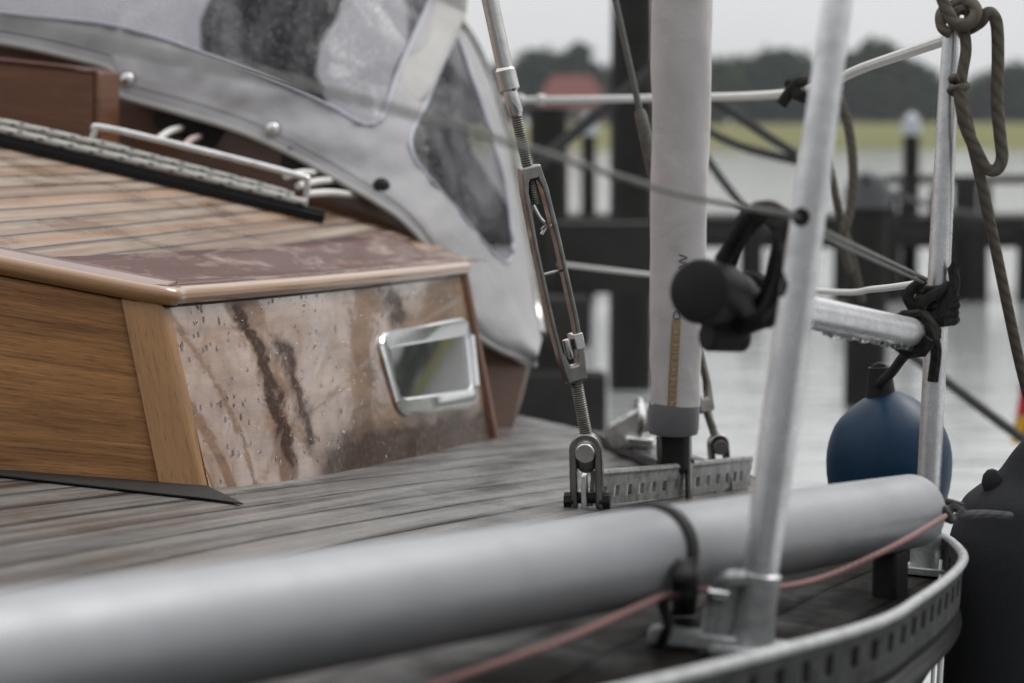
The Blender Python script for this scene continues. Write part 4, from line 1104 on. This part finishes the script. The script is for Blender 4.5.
mb = MB(); mb.box((fa + fb) / 2, (fb - fa) / 2, fs * .014, ND * .007); mb.box(deck(sb.x + .0, sb.y, .006), fd * .03, fs * .035, ND * .005); mb.build('foot_plate', M['alu_dull'], N1, bevel=.003)
c = st1(.05) - sx * .034 + Vector((0, -.01, 0)); mb = MB(); mb.tube([c + sx * .01, c - sx * .006], .0042, 10); mb.build('set_screw', M['chrome'], N1)
gl = st1((at(800, 217, 1.9) - sb).length) + Vector((0, -.0125, 0))
gl = at(801, 217, 1.886)
mb = MB(); mb.tube(wrap(gl, (0.1, -1, 0), .0052, 1.0, 0, 0, 16), .0024, 8); mb.ball(gl + Vector((0, .002, 0)), .0045, 10, (1, .5, 1)); mb.build('grommet', M['black'], N1)

fb0 = deck(.452, 2.60, .004); ft0 = at(951.5, 22, 2.60)
N2s = thing('stanchion', fb0, 'far tapered aluminium stanchion with rope knotted at its top', 'stanchion', 'stanchions')
fa_ = (ft0 - fb0).normalized(); Lf = (ft0 - fb0).length
mb = MB(); mb.tube([fb0, fb0 + fa_ * .22, fb0 + fa_ * .40, fb0 + fa_ * .52, fb0 + fa_ * (Lf - .006), ft0], [.0130, .0128, .0118, .0105, .0085, .004], 24); mb.build('tube', M['alu'], N2s)
mb = MB(); mb.tube([fb0, fb0 + fa_ * .06], .0165, 20); mb.box(fb0 + ND * .002, Vector((.03, 0, -.003)), Vector((0, .03, -.002)), ND * .004); mb.build('socket', M['alu_dull'], N2s, bevel=.001)
def fs_(y): return fb0 + fa_ * ((at(940, y, 2.6) - at(932, 560, 2.6)).length / 1.0 if False else (at(945, y, 2.6).z - fb0.z) / fa_.z)

# ================================================================== POLE AND TUBE
pA, pB = at(-60, 700, 1.155), at(936, 512, 2.455)
p1, p2 = at(340, 607, 1.5), at(900, 513, 2.4)
pd = (p2 - p1).normalized()
pS, pE = p1 - pd * .75, p2 + pd * .035
PO = thing('spinnaker_pole', p1.lerp(p2, .5), 'thick grey pole lying along the side deck inside the toe rail', 'pole')
mb = MB(); k = 30
mb.tube([pS] + [pS.lerp(pE, i / k) for i in range(1, k)] + [pE - pd * .004, pE, pE + pd * .002], [.0378] * (k + 1) + [.0362, .03], 48); mb.build('tube', M['pole'], PO)
# strap
tS = 0.
pc_ = min((p1.lerp(p2, i / 300) for i in range(300)), key=lambda p: abs(512 + F * p.x / p.y - 650))
mb = MB(); bx = pd.cross(Vector((0, 0, 1))).normalized(); bz = bx.cross(pd)
ring = [pc_ + pd * (.010 * math.sin(a_)) + (bx * math.cos(a_) + bz * math.sin(a_)) * .0395 for a_ in [R(-60 + 10 * q) for q in range(31)]]
dn = deck(pc_.x + .010, pc_.y - .004, .004)
V = []
low = [ring[0] + Vector((.0, 0, -.004)), (ring[0] + dn) / 2 + Vector((.006, 0, 0)), dn]
pts = low[::-1] + ring
for p in pts: V.append([mb.bm.verts.new(p - pd * .008), mb.bm.verts.new(p + pd * .008)])
for i in range(len(V) - 1): mb.face((V[i][0], V[i + 1][0], V[i + 1][1], V[i][1]))
q0_, q1_, q2_ = at(681, 560, 1.850), at(685, 588, 1.848), deck_px(683, 614, .003)
tl_ = catmull([q0_, q1_, q2_], per=6); V = [[mb.bm.verts.new(p - Vector((.010, .004, 0))), mb.bm.verts.new(p + Vector((.0105, .004, 0)))] for p in tl_]
for i in range(len(V) - 1): mb.face((V[i][0], V[i + 1][0], V[i + 1][1], V[i][1]))
tag(mb.build('webbing_strap', M['black'], None, base=dn, solid=.003), 'black webbing strap tied round the thick grey pole', 'strap')
# chock under the pole end
pc2 = p1.lerp(p2, .975)
for q, lab in ((pc2, 'black rubber chock under the far end of the grey pole'),):
    g = deck(q.x, q.y); hgt = (q.z - .036) - g.z
    mb = MB(); fx = Vector((pd.x, pd.y, 0)).normalized(); fy = Vector((-fx.y, fx.x, 0))
    mb.box(g + Vector((0, 0, hgt / 2 - .003)), fx * .020, fy * .013, Vector((0, 0, hgt / 2 + .004)))
    tag(mb.build('pole_chock', M['black'], None, base=g, bevel=.004), lab, 'chock')
# black capped whisker tube
wA, wB = at(700, 291, 2.02), at(917, 334, 2.56)
wd = (wB - wA).normalized()
WT = thing('capped_tube', (wA + wB) / 2, 'aluminium tube with black rubber end cap lashed between the stanchions', 'tube')
mb = MB(); mb.tube([wA + wd * .03] + [wA.lerp(wB, q / 12) for q in range(2, 12)] + [wB - wd * .003, wB], [.0160] * 12 + [.0145], 28); mb.build('tube', M['alu'], WT)
mb = MB(); mb.tube([wA - wd * .006, wA - wd * .003, wA + wd * .004, wA + wd * .05, wA + wd * .055, wA + wd * .085, wA + wd * .09], [.020, .0262, .0282, .0275, .0225, .0215, .017], 32); mb.build('end_cap', M['black'], WT)
c = wA + wd * .045 + Vector((.0, 0, -.034)); mb = MB(); mb.tube([c + Vector((-.012, -.01, 0)), c + Vector((.022, .01, -.004))], [.014, .0125], 14, flat=1.); mb.build('plunger', M['black'], WT, bevel=.002)
mb = MB(); rd = random.Random(9)
x_ = wd.cross(Vector((0, 0, 1))).normalized()
for k in range(70):
    q = rd.uniform(.50, .97); p = wA.lerp(wB, q) + Vector((0, 0, -.0155)) - x_ * rd.uniform(-.004, .006)
    mb.ball(p, rd.uniform(.0022, .0042), 8, (1, 1, 1.25))
tag(mb.build('hanging_drops', M['drop'], WT), kind='stuff')
# black lashing near
pt = lambda px, py, d: at(px, py, d)
cc = wA.lerp(wB, .20)
mb = MB()
mb.tube(catmull([pt(722, 262, 2.06), pt(735, 240, 2.05), pt(752, 214, 2.0), pt(772, 210, 1.97), pt(785, 224, 1.94), pt(788, 250, 1.93), pt(782, 280, 1.95), pt(768, 312, 2.0), pt(745, 326, 2.05), pt(722, 322, 2.06)], per=8), .0078, 10)
mb.tube(catmull([pt(728, 268, 2.10), pt(742, 236, 2.08), pt(764, 216, 2.05), pt(780, 232, 2.02), pt(776, 262, 2.02), pt(764, 300, 2.08), pt(738, 318, 2.12)], per=8), .0072, 10)
mb.tube(wrap(cc, wd, .0205, 4, .010, .4, 14, .05), .0055, 8)
mb.tube(catmull([pt(784, 226, 1.94), pt(794, 221, 1.91), pt(801, 217, 1.886)], per=5), .0030, 8)
mb.tube(catmull([pt(786, 244, 1.93), pt(790, 262, 1.905), pt(786, 300, 1.90), pt(768, 322, 1.98)], per=5), .006, 8)
tag(mb.build('rope_lashing', M['black_rope'], None, base=cc), 'black rope lashing looped up beside the black rubber end cap', 'rope', 'black lashings')
fl = fs_(300)
mb = MB()
mb.tube(wrap(fs_(306), fa_, .0185, 5, .0085, 0, 14, .12), .0056, 8)
mb.tube(wrap(wB - wd * .012, wd, .0205, 3, .009, 1, 14, .08), .0056, 8)
mb.tube(catmull([fs_(278) + Vector((-.02, -.02, 0)), fs_(296) + Vector((-.036, -.02, .0)), fs_(318) + Vector((-.012, -.022, 0)), fs_(290) + Vector((.012, -.022, 0)), fs_(272) + Vector((.012, -.016, .006))], per=8), .006, 8)
mb.tube(catmull([fs_(284) + Vector((.014, -.012, 0)), fs_(300) + Vector((-.02, -.028, 0)), fs_(322) + Vector((-.018, -.02, 0)), fs_(345) + Vector((-.003, -.018, 0)), fs_(380) + Vector((-.004, -.016, 0))], per=8), .0062, 8)
mb.tube(catmull([fs_(270) + Vector((.008, -.02, 0)), fs_(262) + Vector((.012, -.02, 0))], per=4), .003, 6)
tag(mb.build('rope_lashing', M['black_rope'], None, base=fs_(306)), 'black rope lashing wound round the far stanchion', 'rope', 'black lashings')

# ================================================================== LIFELINES
rope('lifeline', [fs_(38), at(868, 66, 3.1), at(790, 93, 3.6), at(660, 98, 4.4), at(560, 99.5, 5.0), at(480, 100, 5.6)], .0068, M['white_rope'], 'upper white lifeline running level from the far stanchion top', 'lifeline', 'lifelines', 12)
rope('lifeline', [fs_(282) + Vector((-.01, 0, 0)), at(875, 289, 3.0), at(820, 291, 3.5), at(655, 275, 4.6), at(560, 264, 5.4)], .0042, M['white_rope'], 'thin lower white lifeline ending at the far lashing', 'lifeline', 'lifelines', 12)
rope('lifeline', [at(-90, 8, 1.14), at(60, 34, 1.22), at(200, 62, 1.30), at(340, 94, 1.40), at(454, 126, 1.50), at(528, 148, 1.575), at(680, 194, 1.75), at(800, 217, 1.888)], .0023, M['wire'], 'dark wire lifeline crossing blurred in front of the cabin', 'lifeline', 'lifelines', 10)
rope('lifeline', [at(803, 218, 1.89), at(826, 232, 1.97), at(926, 279, 2.585)], .0022, M['wire'], 'upper strand of the wire pair between the stanchions', 'lifeline', 'lifelines', 10)
rope('lifeline', [at(803, 221, 1.89), at(826, 238, 1.97), at(924, 283, 2.58)], .0018, M['wire'], 'lower strand of the wire pair between the stanchions', 'lifeline', 'lifelines', 10)
mb = MB(); kc = at(800, 88, 3.55)
mb.tube(catmull([at(781, 105, 3.5), at(790, 92, 3.5), at(800, 82, 3.5), at(812, 84, 3.52), at(806, 98, 3.5), at(796, 92, 3.48)], per=8), .0085, 8)
mb.tube(wrap(kc, (1, .4, .2), .011, 3, .01), .006, 8)
tag(mb.build('rope_knot', M['black_rope'], None, base=kc), 'small dark knot tied on the upper white lifeline', 'knot')
for px in (520, 541):
    mb = MB(); mb.ball(at(px, 99.7, 5.2 if px < 530 else 5.08), .0125, 12); o = mb.build('bead', M['white_rope'], None, base=at(px, 99.7, 5.1)); tag(o, 'small white bead on the upper lifeline, ' + ('nearer the sprayhood' if px < 530 else 'farther from the sprayhood'), 'bead', 'beads on the lifeline')

# ropes on the far stanchion
RT = at(962, 18, 2.57)
mb = MB()
def rp(l, r=.0066, per=8): mb.tube(catmull([at(*q) for q in l], per=per), r, 12)
rp([(935, -30, 2.58), (941, -5, 2.575), (949, 14, 2.57), (957, 24, 2.565), (968, 24, 2.56), (976, 14, 2.565), (972, 4, 2.575), (958, 4, 2.59), (946, 10, 2.61), (942, 22, 2.62), (950, 32, 2.615), (966, 30, 2.60), (980, 22, 2.575), (986, 14, 2.57), (992, 14, 2.57), (997, 26, 2.572), (998, 60, 2.575), (997, 100, 2.575), (1000, 135, 2.575), (1002, 158, 2.575), (996, 170, 2.575), (986, 168, 2.575), (977, 152, 2.57), (966, 128, 2.565), (962, 110, 2.56), (959, 90, 2.56)], .0068)
rp([(964, 30, 2.575), (966, 50, 2.572), (962, 76, 2.57), (962, 96, 2.568), (968, 125, 2.57), (978, 168, 2.58), (992, 232, 2.6), (1010, 318, 2.63), (1022, 372, 2.66), (1040, 440, 2.7)], .0062)
rp([(944, 8, 2.60), (940, 16, 2.585), (942, 28, 2.575), (950, 34, 2.57)], .0055)
mb.tube(wrap(at(959, 86, 2.565), (.1, 0, 1), .0085, 1.6, .012), .0042, 10)
mb.tube(wrap(at(962, 17, 2.585), (.25, 1, .2), .0085, 2.4, .009, .5), .0058, 10)
tag(mb.build('hanging_rope', M['brown_rope'], None, base=RT), 'grey brown rope knotted on the far stanchion top with hanging loop', 'rope')
# other ropes
rope('mooring_rope', [at(690, 82, 6.5), at(740, 118, 6.5), at(797, 155, 6.5)], .012, M['dark_rope'], 'dark rope sloping down to the near stanchion, upper of the two', 'rope', 'dark mooring ropes')
rope('mooring_rope', [at(690, 122, 6.7), at(740, 146, 6.6), at(797, 161, 6.5)], .012, M['dark_rope'], 'dark rope sloping down to the near stanchion, lower of the two', 'rope', 'dark mooring ropes')
rope('mooring_rope', [at(690, 130, 6.4), at(712, 166, 6.4), at(742, 205, 6.4), at(770, 232, 6.5)], .0105, M['dark_rope'], 'short dark rope dropping behind the black lashing', 'rope', 'dark mooring ropes')
rope('mooring_rope', [at(838, 96, 4.2), at(848, 125, 4.2), at(853, 165, 4.2), at(851, 205, 4.2), at(843, 240, 4.2), at(850, 270, 4.3)], .0085, M['brown_rope'], 'brown rope hanging just right of the near stanchion in a bow', 'rope', 'ropes hanging behind the near stanchion')
rope('mooring_rope', [at(824, 150, 4.25), at(832, 178, 4.25), at(839, 212, 4.25), at(850, 250, 4.3), at(862, 300, 4.4)], .0075, M['brown_rope'], 'thinner dark rope crossing the bowed brown one low down', 'rope', 'ropes hanging behind the near stanchion')
rope('mooring_rope', [at(870, 322, 5.6), at(905, 350, 5.6), at(960, 392, 5.5), at(1024, 440, 5.4), at(1090, 486, 5.3)], .0115, M['dark_rope'], 'dark diagonal rope passing behind the far stanchion to the right edge', 'rope', 'dark mooring ropes')
rope('mooring_rope', [at(530, 172, 8.5), at(590, 120, 8.5), at(690, 42, 8.5)], .022, M['dark_rope'], 'thick blurred grey line rising diagonally in front of the red roof', 'rope', 'dark mooring ropes')
rope('mooring_rope', [at(865, 178, 12.), at(885, 192, 13), at(960, 212, 17), at(1000, 218, 19.8)], .02, M['dark_rope'], 'dark line from the thick pile to the jetty', 'rope', 'dark mooring ropes')

# pink cord along the pole
rope('thin_cord', [at(330, 722, 1.47), at(440, 683, 1.56), at(560, 641, 1.665), at(640, 606, 1.79), at(668, 594, 1.845), at(700, 589.5, 1.91), at(780, 587, 2.02), at(830, 575, 2.12), at(880, 553, 2.17), at(912, 536, 2.23), at(945, 516, 2.39)], .0028, M['cord_pink'], 'thin red and white braided cord running under the grey pole', 'cord', None, 24, 8)
mb = MB(); kq = at(950, 515, 2.46)
mb.tube(catmull([at(941, 505, 2.45), at(946, 512, 2.40), at(952, 520, 2.45), at(962, 512, 2.46), at(952, 508, 2.47), at(948, 519, 2.46), at(966, 515, 2.46), at(984, 514, 2.5), at(1010, 516, 2.55)], per=7), .0046, 8)
mb.tube(catmull([at(932, 500, 2.52), at(948, 502, 2.49), at(962, 506, 2.5)], per=5), .004, 8)
tag(mb.build('tie_cord', M['dark_rope'], None, base=kq), 'short knotted cord tying the navy fender to the far stanchion foot', 'cord')

# ================================================================== FENDERS
fc = at(889, 462, 3.12)
BF = thing('fender', fc, 'round blue fender hanging on a black line behind the grey pole', 'fender', 'fenders')
mb = MB(); pr = []
for k in range(25):
    a = math.pi * k / 24; z_ = -math.cos(a); r_ = math.sin(a)
    if z_ > .55: r_ = max(r_ * (1 - (z_ - .55) * .35), .16 if z_ < .999 else 0.02)
    pr.append((fc + Vector((0, 0, z_ * .094 - (.03 if z_ < 0 else 0.) * -z_)), max(.002, r_ * .082)))
mb.tube([p for p, r_ in pr], [r_ for p, r_ in pr], 32); mb.build('body', M['blue'], BF)
mb = MB(); mb.tube([fc + Vector((-.012, 0, .086)), fc + Vector((-.014, 0, .125))], [.02, .015], 16); mb.tube(wrap(fc + Vector((-.014, 0, .118)), (0, 1, 0), .009, 1, 0), .005, 8); mb.build('neck', M['black'], BF)
rope('fender_line', [fs_(334) + Vector((-.004, -.02, 0)), at(908, 352, 2.75), at(892, 372, 2.95), at(880, 384, 3.10), at(878, 394, 3.12)], .0062, M['black_rope'], 'black line running from the far lashing down to the blue fender', 'rope')
nf = at(1046, 600, 2.72)
NF = thing('fender', nf, 'large dark navy fender in a fabric sock outboard at the right edge', 'fender', 'fenders')
mb = MB(); zz = lambda y: at(1046, y, 2.72).z
pr = [(430, .012), (436, .024), (452, .040), (474, .058), (490, .082), (502, .096), (520, .104), (548, .112), (600, .1155), (680, .1155), (760, .113), (830, .100), (856, .07), (868, .02)]
prs = catmull([Vector((y, r_ * 100, 0)) for y, r_ in pr], per=5)
mb.tube([Vector((nf.x, nf.y, zz(q.x))) for q in prs], [max(.002, q.y / 100) for q in prs], 40); mb.build('body', M['navy'], NF)
mb = MB(); mb.ball(at(992, 482, 2.70), .012, 10, (1.0, .8, 1.3)); mb.build('drawstring', M['navy'], NF)
for q in (0, 1):
    a = 932 if q == 0 else 939
    rope('fender_line', [at(a + 9, 560, 2.58), at(a + 7, 600, 2.56), at(a + 3, 645, 2.55), at(a, 690, 2.54), at(a - 4, 760, 2.53)], .0022 if q == 0 else .0034, M['white_rope'], ('thin' if q == 0 else 'thicker') + ' white line hanging down the hull beside the navy fender', 'rope', 'white lines down the hull')

# small flag at the right edge
fx = at(1034, 400, 7.6)
FL = thing('flag', Vector((fx.x, 7.6, 0)), 'small red and gold flag drooping at the right edge over the water', 'flag')
mb = MB(); mb.tube([(fx.x + .03, 7.6, -.6), (fx.x + .005, 7.6, at(1034, 330, 7.6).z)], .012, 10); mb.build('staff', M['alu'], FL)
def cloth(y0, y1, x0a, x0b, m_, nm):
    mb = MB(); rows = []
    for i in range(9):
        y = y0 + (y1 - y0) * i / 8; xl = x0a + (x0b - x0a) * i / 8
        rows.append([at(xl + (1034 - xl) * j / 10, y, 7.6 + .02 * math.sin(j * 1.1 + i * .2)) for j in range(11)])
    mb.grid(rows); mb.build(nm, m_, FL, solid=.002)
cloth(384, 416, 1021, 1016, M['red'], 'red_stripe'); cloth(416.5, 444, 1016, 1011, M['gold'], 'gold_stripe')

# quay the photographer kneels on
mb = MB()
for k in range(14):
    mb.box((k * .62 - 3.2, -2.4, .52), (.300, 0, 0), (0, 2.1, 0), (0, 0, .03))
tag(mb.build('quay', M['jetty'], None, base=(0, -2.4, 0), bevel=.004), kind='structure')
# air
mb = MB(); mb.box((0, 140, 9), (310, 0, 0), (0, 205, 0), (0, 0, 11.2))
hm = bpy.data.materials.new('thin_haze'); hm.use_nodes = True; ht = hm.node_tree; ht.nodes.remove(ht.nodes['Principled BSDF'])
pv = ht.nodes.new('ShaderNodeVolumePrincipled'); pv.inputs['Color'].default_value = (.86, .90, .95, 1); pv.inputs['Density'].default_value = .00045
ht.links.new(pv.outputs[0], ht.nodes['Material Output'].inputs['Volume'])
tag(mb.build('haze', hm, None), kind='stuff')
# ================================================================== LIGHT, SKY, CAMERA
w = bpy.data.worlds.new('World'); S.world = w; w.use_nodes = True
n = NT(w); t = w.node_tree; bg = t.nodes['Background']
EL, ROT = R(48), R(50); SKYB = 6.7
sky = t.nodes.new('ShaderNodeTexSky'); sky.sky_type = 'NISHITA'; sky.sun_disc = False
sky.sun_elevation = EL; sky.sun_rotation = ROT; sky.air_density = 1.; sky.dust_density = 4.; sky.ozone_density = 1.
hs_ = t.nodes.new('ShaderNodeHueSaturation'); hs_.inputs['Saturation'].default_value = .10
t.links.new(sky.outputs[0], hs_.inputs['Color'])
tc = t.nodes.new('ShaderNodeTexCoord')
cn = t.nodes.new('ShaderNodeTexNoise'); cn.inputs['Scale'].default_value = 2.2; cn.inputs['Detail'].default_value = 5
mp_ = t.nodes.new('ShaderNodeMapping'); mp_.inputs['Scale'].default_value = (1, 1, 3.)
t.links.new(tc.outputs['Generated'], mp_.inputs[0]); t.links.new(mp_.outputs[0], cn.inputs['Vector'])
cr = n.ramp(cn.outputs['Fac'], [(.3, (.86, .865, .88)), (.75, (1.08, 1.08, 1.07))])
sepw = t.nodes.new('ShaderNodeSeparateXYZ'); t.links.new(tc.outputs['Generated'], sepw.inputs[0])
side_ = n.m('ADD', n.m('MULTIPLY', sepw.outputs[1], .8), n.m('MULTIPLY', sepw.outputs[0], .12))   # cloud is thin ahead and to the right, thick behind
thin = n.ramp(n.m('ADD', n.m('MULTIPLY', side_, .5), .5), [(.05, .40), (.45, .75), (.85, 1.)])
lift = n.m('ADD', 1., n.m('MULTIPLY', n.m('MAXIMUM', sepw.outputs[2], 0.), 2.0))
cloud = n.mix(1., cr, n.m('MULTIPLY', n.m('MULTIPLY', thin, lift), SKYB), 'MULTIPLY')
mx = t.nodes.new('ShaderNodeMix'); mx.data_type = 'RGBA'; mx.inputs[0].default_value = .85
t.links.new(hs_.outputs[0], mx.inputs[6]); t.links.new(cloud, mx.inputs[7])
t.links.new(mx.outputs[2], bg.inputs['Color']); bg.inputs['Strength'].default_value = .10
sl = bpy.data.lights.new('sun', 'SUN'); sl.energy = 1.3; sl.angle = R(25); sl.color = (1., .96, .9)
so = bpy.data.objects.new('sun', sl); COL.objects.link(so)
dirv = Vector((math.sin(ROT) * math.cos(EL), math.cos(ROT) * math.cos(EL), math.sin(EL)))
so.rotation_euler = dirv.to_track_quat('Z', 'Y').to_euler(); so.location = dirv * 20
cam = bpy.data.cameras.new('camera'); co = bpy.data.objects.new('camera', cam); COL.objects.link(co); S.camera = co
co.location = (0, 0, CZ); co.rotation_euler = (R(90) - P, 0, 0)
cam.sensor_width = 36; cam.sensor_fit = 'HORIZONTAL'; cam.lens = 36 * F / 1024; cam.clip_start = .05; cam.clip_end = 3000
cam.dof.use_dof = True; cam.dof.focus_distance = 2.80; cam.dof.aperture_fstop = 4.6; cam.dof.aperture_blades = 9
S.view_settings.view_transform = 'Standard'; S.view_settings.look = 'None'; S.view_settings.gamma = 1.; S.view_settings.exposure = .27
S.cycles.max_bounces = 8; S.cycles.transparent_max_bounces = 12; S.cycles.use_denoising = True
S.cycles.caustics_reflective = False; S.cycles.caustics_refractive = False
